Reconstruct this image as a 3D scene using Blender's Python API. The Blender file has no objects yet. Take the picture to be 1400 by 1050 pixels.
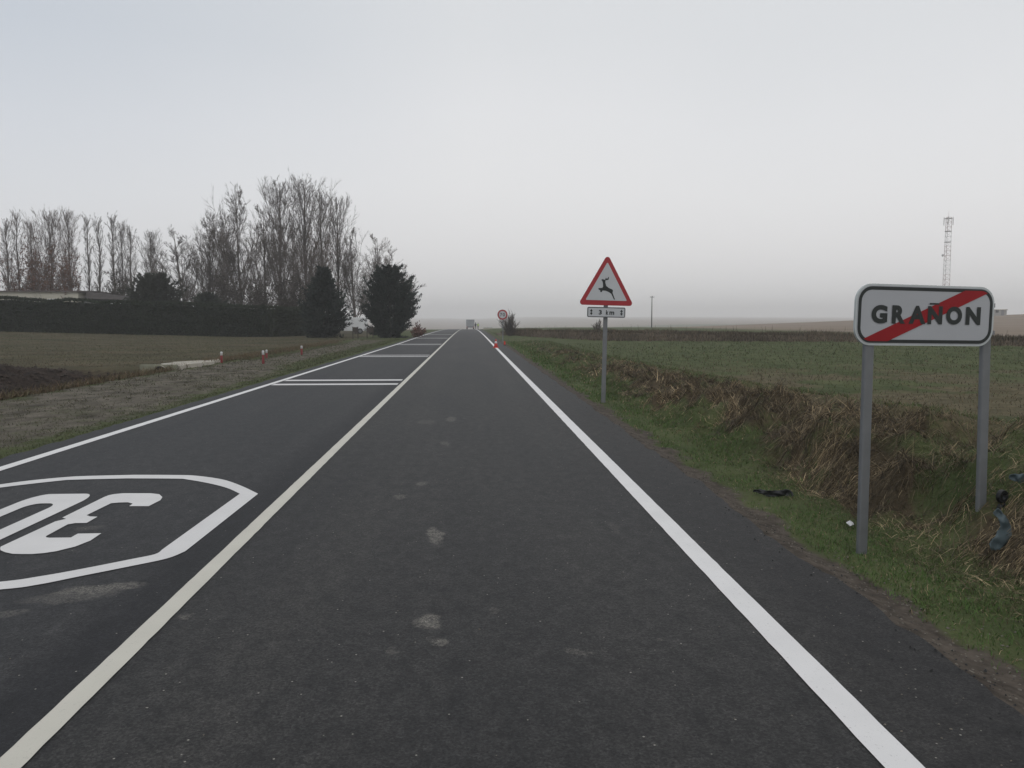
import bpy, bmesh, math, random
import numpy as np
from mathutils import Vector, Matrix

S = bpy.context.scene
COL = S.collection
random.seed(7)
rng = np.random.default_rng(11)

# ------------------------------------------------------------------ camera
EYE = 1.6
FPX = 1100.0                                   # focal length in photo pixels (1400 wide)
_v = Vector((641 - 700, FPX, 525 - 437)).normalized()
_s = -_v.x
_psi = math.asin(_s)
_th = math.atan2(_v.z, _v.y)
_c, _ct, _st = math.cos(_psi), math.cos(_th), math.sin(_th)
RIGHT = Vector((_c, -_s, 0))
FWD = Vector((_s * _ct, _c * _ct, -_st))
UP = Vector((_s * _st, _c * _st, _ct))
cam_d = bpy.data.cameras.new('camera')
cam = bpy.data.objects.new('camera', cam_d)
COL.objects.link(cam)
cam_d.sensor_width = 36.0
cam_d.lens = FPX / 1400 * 36
cam_d.clip_start = 0.05
cam_d.clip_end = 6000
cam.matrix_world = Matrix(((RIGHT.x, UP.x, -FWD.x, 0), (RIGHT.y, UP.y, -FWD.y, 0),
                           (RIGHT.z, UP.z, -FWD.z, EYE), (0, 0, 0, 1)))
S.camera = cam


def ray(x, y):
    return RIGHT * ((x - 700) / FPX) + FWD + UP * ((525 - y) / FPX)


def on_z(x, y, z=0.0):                        # point of the photo seen on the level z
    d = ray(x, y)
    return Vector((0, 0, EYE)) + d * ((z - EYE) / d.z)


def at_y(x, y, Y):                            # point of the photo seen at road distance Y
    d = ray(x, y)
    return Vector((0, 0, EYE)) + d * (Y / d.y)


# ------------------------------------------------------------------ sky, sun, exposure
SUN_EL, SUN_AZ = math.radians(48), math.radians(200)
W = bpy.data.worlds.new('World')
S.world = W
W.use_nodes = True
nt = W.node_tree
nt.nodes.clear()


def N(tree, kind, **kw):
    n = tree.nodes.new(kind)
    for k, v in kw.items():
        if k == 'ins':
            for kk, vv in v.items():
                n.inputs[kk].default_value = vv
        else:
            setattr(n, k, v)
    return n


L = nt.links.new
out = N(nt, 'ShaderNodeOutputWorld')
bg = N(nt, 'ShaderNodeBackground', ins={'Strength': 0.1})
sky = N(nt, 'ShaderNodeTexSky', sky_type='NISHITA', sun_disc=False, sun_elevation=SUN_EL, sun_rotation=SUN_AZ)
sky.dust_density = 6
tc = N(nt, 'ShaderNodeTexCoord')
sep = N(nt, 'ShaderNodeSeparateXYZ')
L(tc.outputs['Generated'], sep.inputs[0])
noi = N(nt, 'ShaderNodeTexNoise', ins={'Scale': 2.2, 'Detail': 3.0})
L(tc.outputs['Generated'], noi.inputs['Vector'])
wob = N(nt, 'ShaderNodeMath', operation='MULTIPLY_ADD', ins={1: 0.16, 2: -0.08})
L(noi.outputs['Fac'], wob.inputs[0])
zz = N(nt, 'ShaderNodeMath', operation='ADD')
L(sep.outputs['Z'], zz.inputs[0])
L(wob.outputs[0], zz.inputs[1])
ramp = N(nt, 'ShaderNodeValToRGB')
cr = ramp.color_ramp
SKY = [(0.0, (.83, .82, .82)), (.06, (.86, .85, .855)), (.14, (.87, .868, .875)), (.22, (.84, .845, .86)),
       (.32, (.775, .79, .81)), (.42, (.75, .77, .79)), (1.0, (.78, .80, .83))]
while len(cr.elements) < len(SKY):
    cr.elements.new(.5)
for e, (p, c) in zip(cr.elements, SKY):
    e.position = p
    e.color = (*c, 1)
L(zz.outputs[0], ramp.inputs[0])
mr = N(nt, 'ShaderNodeMapRange', ins={'From Min': 0.0, 'From Max': -0.62, 'To Min': 0.0, 'To Max': 1.0})
L(sep.outputs['X'], mr.inputs['Value'])
mr2 = N(nt, 'ShaderNodeMapRange', ins={'From Min': 0.08, 'From Max': 0.30, 'To Min': 0.3, 'To Max': 1.0})
L(sep.outputs['Z'], mr2.inputs['Value'])
mm = N(nt, 'ShaderNodeMath', operation='MULTIPLY')
L(mr.outputs[0], mm.inputs[0])
L(mr2.outputs[0], mm.inputs[1])
cool = N(nt, 'ShaderNodeMix', data_type='RGBA', blend_type='MULTIPLY')
L(mm.outputs[0], cool.inputs['Factor'])
L(ramp.outputs[0], cool.inputs['A'])
cool.inputs['B'].default_value = (.69, .75, .83, 1)
x10 = N(nt, 'ShaderNodeVectorMath', operation='SCALE', ins={'Scale': 10.0})
L(cool.outputs['Result'], x10.inputs[0])
mixs = N(nt, 'ShaderNodeMix', data_type='RGBA')
mixs.inputs['Factor'].default_value = 0.06
L(x10.outputs[0], mixs.inputs['A'])
L(sky.outputs[0], mixs.inputs['B'])
L(mixs.outputs['Result'], bg.inputs['Color'])
L(bg.outputs[0], out.inputs['Surface'])

sun_d = bpy.data.lights.new('sun', 'SUN')
sun_d.energy = 0.6
sun_d.angle = math.radians(25)
sun_d.color = (1, .97, .93)
sun = bpy.data.objects.new('sun', sun_d)
COL.objects.link(sun)
sun.rotation_euler = (math.pi / 2 - SUN_EL, 0, math.pi - SUN_AZ)
S.view_settings.view_transform = 'Standard'
S.view_settings.look = 'None'
S.view_settings.gamma = 1
S.view_settings.exposure = 0.0
S.cycles.max_bounces = 5
S.cycles.diffuse_bounces = 2
S.cycles.glossy_bounces = 2
S.cycles.volume_bounces = 2
S.cycles.use_denoising = True


# ------------------------------------------------------------------ helpers: materials
def material(name, color, rough=.8, var=.15, scale=6.0, spec=.3, bump=0.0, metal=0.0, detail=4.0, stretch=None, fine=None):
    m = bpy.data.materials.new(name)
    m.use_nodes = True
    t = m.node_tree
    b = t.nodes['Principled BSDF']
    b.inputs['Roughness'].default_value = rough
    b.inputs['Specular IOR Level'].default_value = spec
    b.inputs['Metallic'].default_value = metal
    co = N(t, 'ShaderNodeTexCoord')
    src = co.outputs['Object']
    if stretch:
        mp = N(t, 'ShaderNodeMapping')
        mp.inputs['Scale'].default_value = stretch
        t.links.new(src, mp.inputs[0])
        src = mp.outputs[0]
    n = N(t, 'ShaderNodeTexNoise', ins={'Scale': scale, 'Detail': detail})
    t.links.new(src, n.inputs['Vector'])
    fac = n.outputs['Fac']
    mx = N(t, 'ShaderNodeMix', data_type='RGBA')
    c = np.array(color[:3])
    mx.inputs['A'].default_value = (*(c * (1 - 2 * var)).clip(0, 1), 1)
    mx.inputs['B'].default_value = (*(c * (1 + 2 * var)).clip(0, 1), 1)
    t.links.new(fac, mx.inputs['Factor'])
    t.links.new(mx.outputs['Result'], b.inputs['Base Color'])
    if bump:
        bp = N(t, 'ShaderNodeBump', ins={'Strength': bump, 'Distance': .01})
        t.links.new(fac, bp.inputs['Height'])
        t.links.new(bp.outputs[0], b.inputs['Normal'])
    return m


def attr_material(name, rough=.85, spec=.2):
    m = bpy.data.materials.new(name)
    m.use_nodes = True
    t = m.node_tree
    b = t.nodes['Principled BSDF']
    b.inputs['Roughness'].default_value = rough
    b.inputs['Specular IOR Level'].default_value = spec
    a = N(t, 'ShaderNodeAttribute', attribute_name='Col')
    t.links.new(a.outputs['Color'], b.inputs['Base Color'])
    return m


M_STEEL = material('galvanised_steel', (.15, .157, .163), .5, .12, 9, .5, metal=.25)
M_STEEL_DARK = material('dull_metal', (.16, .165, .175), .55, .1, 7, .4)
M_PANEL = material('reflective_white', (.335, .345, .365), .42, .04, 3, .5)
M_PANEL_PALE = material('brighter_reflective_white', (.43, .445, .46), .42, .05, 3, .4)  # sign white with a lighter base colour
M_ALU = material('aluminium_rim', (.42, .45, .45), .4, .08, 12, .5)
M_BLACK = material('black_film', (.012, .016, .015), .45, .1, 8, .4)
M_RED = material('red_film', (.30, .02, .026), .42, .06, 5, .4)
M_RED_DARK = material('red_stripe_film', (.235, .007, .011), .5, .08, 4, .25)
M_RED_DARK.node_tree.nodes['Principled BSDF'].inputs['Alpha'].default_value = 1.0
M_CONCRETE = material('concrete', (.36, .335, .285), .9, .2, 3.5, .2, bump=.4)
M_DARK = material('dark_void', (.012, .012, .012), .9, .1, 4)
M_WHITE = material('white_paint', (.66, .67, .68), .45, .06, 2)
M_TYRE = material('tyre_rubber', (.02, .02, .02), .85, .1, 9)
M_GLASS = material('dark_glass', (.03, .035, .04), .12, .1, 2, .5)
M_BARK = material('grey_bark', (.105, .09, .08), .9, .3, 6, .15, bump=.4, stretch=(1, 1, .25))
M_TWIG = material('bare_twigs', (.105, .09, .082), .9, .25, .6, .12)
M_TWIG_WARM = material('warm_bare_twigs', (.12, .094, .082), .9, .25, .6, .12)
M_CONIFER = attr_material('conifer_needles')
M_LEAF = attr_material('leaves')
M_GRASS = attr_material('grass_blades', .75, .25)


# ------------------------------------------------------------------ helpers: meshes
class MB:
    def __init__(s):
        s.v, s.f = [], []

    def add(s, vs, fs):
        o = len(s.v)
        s.v += [tuple(p) for p in vs]
        s.f += [tuple(i + o for i in f) for f in fs]
        return s

    def box(s, a, b, M=None, taper=0):
        (x0, y0, z0), (x1, y1, z1) = a, b
        vs = [Vector(p) for p in ((x0, y0, z0), (x1, y0, z0), (x1, y1, z0), (x0, y1, z0), (x0 + taper, y0 + taper, z1),
                                  (x1 - taper, y0 + taper, z1), (x1 - taper, y1 - taper, z1), (x0 + taper, y1 - taper, z1))]
        if M:
            vs = [M @ p for p in vs]
        return s.add(vs, [(3, 2, 1, 0), (4, 5, 6, 7), (0, 1, 5, 4), (1, 2, 6, 5), (2, 3, 7, 6), (3, 0, 4, 7)])

    def tube(s, pts, rs, n=6, cap=True):
        pts = [Vector(p) for p in pts]
        if not hasattr(rs, '__len__'):
            rs = [rs] * len(pts)
        vs, fs = [], []
        ref = Vector((.31, .87, .12)).normalized()
        for i, p in enumerate(pts):
            d = (pts[min(i + 1, len(pts) - 1)] - pts[max(i - 1, 0)]).normalized()
            u = d.cross(ref)
            if u.length < .05:
                u = d.cross(Vector((1, 0, 0)))
            u.normalize()
            w = d.cross(u)
            for k in range(n):
                a = 2 * math.pi * k / n
                vs.append(p + (u * math.cos(a) + w * math.sin(a)) * rs[i])
        for i in range(len(pts) - 1):
            for k in range(n):
                k2 = (k + 1) % n
                fs.append((i * n + k, i * n + k2, (i + 1) * n + k2, (i + 1) * n + k))
        if cap:
            fs.append(tuple(range(n - 1, -1, -1)))
            fs.append(tuple((len(pts) - 1) * n + k for k in range(n)))
        return s.add(vs, fs)

    def prism(s, poly, y0, y1):               # polygon in x,z given front (y0) to back (y1); y0 < y1, poly counter-clockwise seen from -y
        n = len(poly)
        vs = [(p[0], y0, p[1]) for p in poly] + [(p[0], y1, p[1]) for p in poly]
        fs = [tuple(range(n)), tuple(range(2 * n - 1, n - 1, -1))]
        fs += [(i, n + i, n + (i + 1) % n, (i + 1) % n) for i in range(n)]
        return s.add(vs, fs)

    def ring(s, outer, inner, y0, y1):
        n = len(outer)
        vs = [(p[0], y0, p[1]) for p in outer] + [(p[0], y0, p[1]) for p in inner] + \
             [(p[0], y1, p[1]) for p in outer] + [(p[0], y1, p[1]) for p in inner]
        fs = []
        for i in range(n):
            j = (i + 1) % n
            fs += [(i, j, n + j, n + i), (2 * n + j, 2 * n + i, 3 * n + i, 3 * n + j), (i, 2 * n + i, 2 * n + j, j), (n + i, n + j, 3 * n + j, 3 * n + i)]
        return s.add(vs, fs)

    def lathe(s, prof, n=16):                 # (radius, z) profile
        vs, fs = [], []
        for r, z in prof:
            for k in range(n):
                a = 2 * math.pi * k / n
                vs.append((r * math.cos(a), r * math.sin(a), z))
        for i in range(len(prof) - 1):
            for k in range(n):
                k2 = (k + 1) % n
                fs.append((i * n + k, i * n + k2, (i + 1) * n + k2, (i + 1) * n + k))
        fs.append(tuple(range(n - 1, -1, -1)))
        fs.append(tuple((len(prof) - 1) * n + k for k in range(n)))
        return s.add(vs, fs)

    def mesh(s, name, m, smooth=False):
        me = bpy.data.meshes.new(name)
        me.from_pydata(s.v, [], s.f)
        if m:
            me.materials.append(m)
        if smooth:
            me.polygons.foreach_set('use_smooth', [True] * len(me.polygons))
        me.update()
        return me

    def build(s, name, m, parent=None, smooth=False, bevel=0):
        o = bpy.data.objects.new(name, s.mesh(name, m, smooth))
        COL.objects.link(o)
        if parent:
            o.parent = parent
        if bevel:
            b = o.modifiers.new('bevel', 'BEVEL')
            b.width = bevel
            b.segments = 2
            b.limit_method = 'ANGLE'
        return o


def tag(o, label=None, cat=None, group=None, kind=None):
    if label:
        o['label'] = label
    if cat:
        o['category'] = cat
    if group:
        o['group'] = group
    if kind:
        o['kind'] = kind
    return o


def thing(name, label, cat, loc=(0, 0, 0), rz=0.0, group=None):
    o = bpy.data.objects.new(name, None)
    o.empty_display_size = .2
    COL.objects.link(o)
    o.location = loc
    o.rotation_euler = (0, 0, rz)
    return tag(o, label, cat, group)


def dup(root, loc, rz=0, scale=(1, 1, 1), label=None, group=None):
    r = root.copy()
    COL.objects.link(r)
    r.location = loc
    r.rotation_euler = (0, 0, rz)
    r.scale = scale
    if label:
        r['label'] = label
    if group:
        r['group'] = group
    for ch in list(root.children):
        c = ch.copy()
        COL.objects.link(c)
        c.parent = r
        for g in ch.children:
            d = g.copy()
            COL.objects.link(d)
            d.parent = c
    return r


def quads_mesh(name, V, m, col, n_per=4, tri_strip=None):
    """V (n, k, 3): k=4 one quad each; k=6 two stacked quads (0,1 / 2,3 / 4,5); col (n,3)."""
    n, k, _ = V.shape
    me = bpy.data.meshes.new(name)
    if k == 4:
        idx = np.array([[0, 1, 2, 3]])
    elif k == 5:
        idx = np.array([[0, 1, 3, 2]])
    else:
        idx = np.array([[0, 1, 3, 2], [2, 3, 5, 4]])
    F = (np.arange(n)[:, None, None] * k + idx[None]).reshape(-1, 4)
    me.vertices.add(n * k)
    me.vertices.foreach_set('co', V.reshape(-1).astype(np.float32))
    nf = len(F)
    me.loops.add(nf * 4)
    me.loops.foreach_set('vertex_index', F.reshape(-1).astype(np.int32))
    me.polygons.add(nf)
    me.polygons.foreach_set('loop_start', np.arange(0, nf * 4, 4, dtype=np.int32))
    me.polygons.foreach_set('loop_total', np.full(nf, 4, dtype=np.int32))
    me.update(calc_edges=True)
    a = me.attributes.new('Col', 'FLOAT_COLOR', 'POINT')
    c4 = np.ones((n * k, 4), dtype=np.float32)
    c4[:, :3] = np.repeat(col, k, axis=0)
    a.data.foreach_set('color', c4.reshape(-1))
    me.materials.append(m)
    return me


def obj(name, me, parent=None):
    o = bpy.data.objects.new(name, me)
    COL.objects.link(o)
    if parent:
        o.parent = parent
    return o


# value noise on numpy arrays
def _hash(ix, iy, seed):
    h = (ix * 374761393 + iy * 668265263 + seed * 974634777) & 0x7fffffff
    h = ((h ^ (h >> 13)) * 1274126177) & 0x7fffffff
    return ((h ^ (h >> 16)) & 0xffff) / 65535.0


def vnoise(x, y, seed=0):
    x = np.asarray(x, float)
    y = np.asarray(y, float)
    ix = np.floor(x).astype(np.int64)
    iy = np.floor(y).astype(np.int64)
    fx = x - ix
    fy = y - iy
    fx = fx * fx * (3 - 2 * fx)
    fy = fy * fy * (3 - 2 * fy)
    a = _hash(ix, iy, seed)
    b = _hash(ix + 1, iy, seed)
    c = _hash(ix, iy + 1, seed)
    d = _hash(ix + 1, iy + 1, seed)
    return (a * (1 - fx) + b * fx) * (1 - fy) + (c * (1 - fx) + d * fx) * fy


def fbm(x, y, seed=0, oct=3):
    s = 0
    a = .5
    t = 0
    for i in range(oct):
        s = s + a * vnoise(np.asarray(x) * 2 ** i + 17.3 * i, np.asarray(y) * 2 ** i - 9.1 * i, seed + i)
        t += a
        a *= .5
    return s / t


def sst(a, b, x):
    t = np.clip((np.asarray(x, float) - a) / (b - a), 0, 1)
    return t * t * (3 - 2 * t)


# ------------------------------------------------------------------ terrain
def profile(Y):
    Y = np.asarray(Y, float)
    d = np.clip(Y - 70, 0, None)
    z = -4.6e-5 * d ** 2
    e = np.clip(Y - 330, 0, None)
    return np.where(Y > 330, -4.6e-5 * 260 ** 2 - .024 * np.clip(e, 0, 300), z)


RB_X = [-50, 4.0, 5.4, 10, 16.6, 22.5, 27, 34, 60, 400]     # foot of the brown bank across the right field
RB_Y = [90, 84, 75, 57, 51, 46, 37, 26, 10, -60]
RB_H = [0, .2, .5, .62, .42, .34, .3, .3, .3, .3]


def bank_height(Y):
    return .62 * np.exp(-np.clip(np.asarray(Y, float) - 6, 0, None) / 14.0)


def terrain(X, Y, noise=True):
    X = np.asarray(X, float)
    Y = np.asarray(Y, float)
    z = profile(Y)
    # right: verge, bank, field
    H = bank_height(Y)
    wobx = (fbm(Y * .45, Y * 0 + 3, 5) - .5) * .55
    nearb = sst(8.5, 6.0, Y) * .3
    up = sst(3.0 + wobx * .3 + nearb, 4.55 + wobx + nearb, X)
    field = H + (.28 - H) * sst(5, 24, X)
    right = np.where(X > 4.55 + wobx + nearb, field, H) * up - .07 * sst(2.2, 2.5, X) * (1 - up)
    if noise:
        near = sst(60, 12, Y) * sst(2.9, 3.5, X)
        lump = (fbm(X * 2.6, Y * 1.9, 21, 3) - .5) * .60 + (fbm(X * 8, Y * 7, 31, 2) - .5) * .15
        onb = sst(3.0, 3.5, X) * (1 - .85 * sst(4.5, 5.8, X))
        calm = 1 - .85 * np.exp(-((X - 3.45) / .45) ** 2 - ((Y - 5.5) / .8) ** 2)
        right = right + lump * onb * near * calm - .13 * np.exp(-((X - 3.5) / .35) ** 2 - ((Y - 5.5) / .55) ** 2)
        right = right + (fbm(X * 7, Y * 7, 41, 2) - .5) * .035 * sst(2.35, 2.6, X)
    # brown bank across the field
    yb = np.interp(X, RB_X, RB_Y)
    hb = np.interp(X, RB_X, RB_H)
    t = (Y - yb) / 2.2
    right = right + hb * sst(0, 1, t) * (1 - .6 * sst(2.2, 8, t)) * (X > 3)
    # pale hill behind
    hill = .036 * np.clip(X - 58, 0, 160) * sst(80, 200, Y)
    right = right + hill + (.10 * (X - 20) / 38).clip(0, .1)
    z = z + np.where(X > 2.15, right, 0)
    # left: verge, ditch with spoil, field rising to the hedge
    left = -.05 * sst(-5.35, -5.7, X)
    act = sst(28.6, 26.6, Y)
    edge = -9.75 + (fbm(Y * .6, Y * 0, 51) - .5) * .5
    dip = sst(edge, edge - 1.1, X) * (1 - sst(edge - 2.0, edge - 4.6, X))
    left = left - .85 * dip * act
    spoil = sst(edge - 3.2, edge - 4.6, X) * (1 - sst(-17, -21, X))
    left = left + spoil * act * (.10 + .26 * sst(27, 20, Y))
    if noise:
        rough = sst(edge + .1, edge - .6, X) * act * (1 - sst(-16, -18, X))
        left = left + (fbm(X * 2.2, Y * 2.0, 61, 3) - .5) * .42 * rough
        left = left + (fbm(X * 5, Y * 5, 71, 2) - .5) * .03 * sst(-5.5, -6.2, X)
    slot = np.exp(-((X + 9.2) / .35) ** 2) * sst(33.5, 35, Y) * (1 - sst(60, 66, Y))
    left = left - .22 * slot
    left = left + .027 * np.clip(-X - 21, 0, 60) * sst(28, 60, Y)
    z = z + np.where(X < -5.3, left, 0)
    under = (X > -5.42) & (X < 2.2)
    z = np.where(under, profile(Y) - .09, z)
    # low far rise lost in the haze
    z = z + np.clip(Y - 640, 0, None) * (12.5 + 3.5 * vnoise(X / 420, Y * 0, 9)) / 2360 * (Y > 640)
    return z


def gz(x, y, noise=True):
    return float(terrain(np.array([x]), np.array([y]), noise)[0])


def on_terrain(x, y):                         # where the photo's sight line meets the ground
    d = ray(x, y)
    tt = np.linspace(2, 120, 6000)
    zt = terrain(d.x * tt, d.y * tt)
    k = int(np.argmax(EYE + d.z * tt < zt))
    return Vector((d.x * tt[k], d.y * tt[k], zt[k]))


def seq(*segs):
    r = []
    for a, b, st in segs:
        r += list(np.arange(a, b, st))
    return r


xs = np.array([-1500, -1000, -780, -620, -480, -370, -290, -230, -190, -160, -135, -115, -100, -88, -78, -70] + seq((-64, -20, 1.1), (-20, -9, .2), (-9, -5.3, .16), (-5.3, 2.1, .74),
              (2.1, 5.2, .055), (5.2, 10, .16), (10, 40, .6), (40, 90, 2), (90, 180, 5)) + [180, 190, 205, 225, 260, 310, 380, 480, 620, 780, 1000, 1500])
ys = np.array(seq((-12, 2, .7), (2, 15, .09), (15, 42, .22), (42, 110, .8), (110, 260, 4)) + list(260 * 1.07 ** np.arange(0, 37)))
XX, YY = np.meshgrid(xs, ys)
ZZ = terrain(XX, YY)
nx, ny = len(xs), len(ys)
V = np.stack([XX, YY, ZZ], -1).reshape(-1, 3)
ii = (np.arange(ny - 1)[:, None] * nx + np.arange(nx - 1)[None]).reshape(-1)
F = np.stack([ii, ii + 1, ii + nx + 1, ii + nx], -1)
me = bpy.data.meshes.new('ground')
me.vertices.add(len(V))
me.vertices.foreach_set('co', V.reshape(-1).astype(np.float32))
me.loops.add(len(F) * 4)
me.loops.foreach_set('vertex_index', F.reshape(-1).astype(np.int32))
me.polygons.add(len(F))
me.polygons.foreach_set('loop_start', np.arange(0, len(F) * 4, 4, dtype=np.int32))
me.polygons.foreach_set('loop_total', np.full(len(F), 4, dtype=np.int32))
me.polygons.foreach_set('use_smooth', np.ones(len(F), dtype=bool))
me.update(calc_edges=True)


# what grows or lies where: weights per point, also used by the grass
def zone(X, Y):
    X = np.asarray(X, float)
    Y = np.asarray(Y, float)
    n1 = fbm(X * .8, Y * .5, 101, 4)
    n2 = fbm(X * 2.5, Y * 2.0, 111, 3)
    n3 = fbm(X * .25, Y * .12, 121, 3)
    z = {}
    z['dirt'] = sst(2.74 + (n2 - .5) * .5, 2.46 + (n2 - .5) * .4, X) * (X > 2)
    bank = sst(3.15, 3.6, X + (n1 - .5) * .9) * (1 - sst(4.5, 5.7, X + (n1 - .5) * .8)) * sst(75, 45, Y)
    n4 = fbm(X * 1.1, Y * .7, 131, 3)
    upper = sst(3.4, 4.4, X + (n2 - .5) * .6)
    z['hay'] = bank * (.10 + .90 * sst(.40, .58, n4 - .09 + .16 * upper)) * (.55 + .45 * sst(.36, .56, n2)) * (1 - .5 * sst(13, 30, Y))
    yb = np.interp(X, RB_X, RB_Y)
    t = Y - yb + (n1 - .5) * 1.5
    z['brownbank'] = sst(-.6, .4, t) * (1 - sst(5, 9, t)) * (X > 3)
    z['hillfield_haze'] = sst(6, 12, t) * sst(22, 48, X) * sst(600, 300, Y) + 1.0 * sst(700, 900, Y)  # hill field; far ground also paled in colour to melt into the haze
    fld = sst(4.1, 5.0, X) * (1 - sst(-1, 0, t)) * (X > 3)
    z['stubble'] = fld * (.15 + .75 * sst(.35, .65, n1)) * sst(34, 12, Y)
    z['gravel'] = np.where(X < 0, sst(-5.3, -6.4, X + (n2 - .5) * 1.6) * sst(-10.0, -9.2, X + (n2 - .5) * .7), 0)
    trk = sst(-6.3, -7.2, X + (n1 - .5) * .8) * sst(-9.6, -9.0, X) + 0 * X
    fade = sst(22, 34, Y)
    z['gravel'] = z['gravel'] * (1 - fade) + trk * fade * sst(72, 62, Y)
    z['gravel'] = z['gravel'] * (.62 + .38 * sst(.35, .55, n2))
    edge = -9.75
    act = sst(29, 27, Y)
    z['soil'] = np.where(X < 0, sst(edge + .1, edge - .5, X + (n2 - .5) * .5) * (1 - sst(-15.2, -17.5, X + (n1 - .5) * 2.5)) * act, 0)
    slot = np.exp(-((X + 9.2) / .4) ** 2) * sst(33, 35, Y) * (1 - sst(60, 66, Y))
    z['soil'] = np.clip(z['soil'] + .7 * slot, 0, 1)
    z['leftfield'] = np.where(X < 0, sst(-9.5, -10.5, X), 0)
    return z


Z = zone(V[:, 0], V[:, 1])
for k in ('dirt', 'hay', 'brownbank', 'hillfield_haze', 'stubble', 'gravel', 'soil', 'leftfield'):
    a = me.attributes.new(k, 'FLOAT', 'POINT')
    a.data.foreach_set('value', Z[k].astype(np.float32))

mg = bpy.data.materials.new('ground')
mg.use_nodes = True
t = mg.node_tree
b = t.nodes['Principled BSDF']
b.inputs['Roughness'].default_value = .95
b.inputs['Specular IOR Level'].default_value = .1
co = N(t, 'ShaderNodeTexCoord')


def noise_col(ca, cb, scale, detail=6.0, stretch=(1, 1, 1), lo=.3, hi=.7):
    mp = N(t, 'ShaderNodeMapping')
    mp.inputs['Scale'].default_value = stretch
    t.links.new(co.outputs['Object'], mp.inputs[0])
    n = N(t, 'ShaderNodeTexNoise', ins={'Scale': scale, 'Detail': detail, 'Roughness': .62})
    t.links.new(mp.outputs[0], n.inputs['Vector'])
    r = N(t, 'ShaderNodeMapRange', ins={'From Min': lo, 'From Max': hi})
    t.links.new(n.outputs['Fac'], r.inputs['Value'])
    m = N(t, 'ShaderNodeMix', data_type='RGBA')
    m.inputs['A'].default_value = (*ca, 1)
    m.inputs['B'].default_value = (*cb, 1)
    t.links.new(r.outputs[0], m.inputs['Factor'])
    return m.outputs['Result']


def over(base, attr, colr):
    a = N(t, 'ShaderNodeAttribute', attribute_name=attr)
    n = N(t, 'ShaderNodeTexNoise', ins={'Scale': 9.0, 'Detail': 5.0})
    t.links.new(co.outputs['Object'], n.inputs['Vector'])
    ad = N(t, 'ShaderNodeMath', operation='MULTIPLY_ADD', ins={1: .9, 2: -.45})
    t.links.new(n.outputs['Fac'], ad.inputs[0])
    sm = N(t, 'ShaderNodeMath', operation='ADD')
    t.links.new(a.outputs['Fac'], sm.inputs[0])
    t.links.new(ad.outputs[0], sm.inputs[1])
    r = N(t, 'ShaderNodeMapRange', ins={'From Min': .3, 'From Max': .7})
    t.links.new(sm.outputs[0], r.inputs['Value'])
    m = N(t, 'ShaderNodeMix', data_type='RGBA')
    t.links.new(r.outputs[0], m.inputs['Factor'])
    t.links.new(base, m.inputs['A'])
    t.links.new(colr, m.inputs['B'])
    return m.outputs['Result']


cgreen = noise_col((.04, .055, .02), (.095, .105, .047), 1.3, 8, (1, .5, 1))
c = cgreen
c = over(c, 'leftfield', noise_col((.035, .037, .018), (.115, .095, .06), .35, 10, (.7, 1.2, 1)))
c = over(c, 'stubble', noise_col((.06, .055, .03), (.14, .115, .07), 3, 8))
c = over(c, 'hay', noise_col((.02, .016, .011), (.11, .085, .053), 7, 8))
c = over(c, 'brownbank', noise_col((.06, .047, .034), (.13, .10, .072), .9, 8, (1, 1, 2)))
c = over(c, 'hillfield_haze', noise_col((.165, .128, .098), (.25, .20, .155), .08, 6, (1, 2, 1)))
c = over(c, 'gravel', noise_col((.04, .036, .026), (.165, .145, .118), 2.2, 14, (1, .7, 1)))
c = over(c, 'soil', noise_col((.012, .009, .008), (.05, .037, .03), 3, 8))
c = over(c, 'dirt', noise_col((.035, .029, .024), (.115, .096, .078), 9, 9))
t.links.new(c, b.inputs['Base Color'])
nb = N(t, 'ShaderNodeTexNoise', ins={'Scale': 26.0, 'Detail': 6.0})
t.links.new(co.outputs['Object'], nb.inputs['Vector'])
bp = N(t, 'ShaderNodeBump', ins={'Strength': .8, 'Distance': .03})
t.links.new(nb.outputs['Fac'], bp.inputs['Height'])
t.links.new(bp.outputs[0], b.inputs['Normal'])
me.materials.append(mg)
ground = tag(obj('ground', me), kind='structure')

# ------------------------------------------------------------------ road
ma = bpy.data.materials.new('asphalt')
ma.use_nodes = True
t = ma.node_tree
b = t.nodes['Principled BSDF']
b.inputs['Roughness'].default_value = .72
b.inputs['Specular IOR Level'].default_value = .32
co = N(t, 'ShaderNodeTexCoord')
sp = N(t, 'ShaderNodeSeparateXYZ')
t.links.new(co.outputs['Object'], sp.inputs[0])


def tnoise(scale, detail, stretch=(1, 1, 1), rough=.5):
    mp = N(t, 'ShaderNodeMapping')
    mp.inputs['Scale'].default_value = stretch
    t.links.new(co.outputs['Object'], mp.inputs[0])
    n = N(t, 'ShaderNodeTexNoise', ins={'Scale': scale, 'Detail': detail, 'Roughness': rough})
    t.links.new(mp.outputs[0], n.inputs['Vector'])
    return n.outputs['Fac']


def mixc(f, a, bb, blend='MIX'):
    m = N(t, 'ShaderNodeMix', data_type='RGBA', blend_type=blend)
    if isinstance(f, float):
        m.inputs['Factor'].default_value = f
    else:
        t.links.new(f, m.inputs['Factor'])
    for k, x in (('A', a), ('B', bb)):
        if isinstance(x, tuple):
            m.inputs[k].default_value = (*x, 1)
        else:
            t.links.new(x, m.inputs[k])
    return m.outputs['Result']


def rng_(src, a, bb, c0=0.0, c1=1.0):
    r = N(t, 'ShaderNodeMapRange', ins={'From Min': a, 'From Max': bb, 'To Min': c0, 'To Max': c1})
    t.links.new(src, r.inputs['Value'])
    return r.outputs[0]


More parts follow.
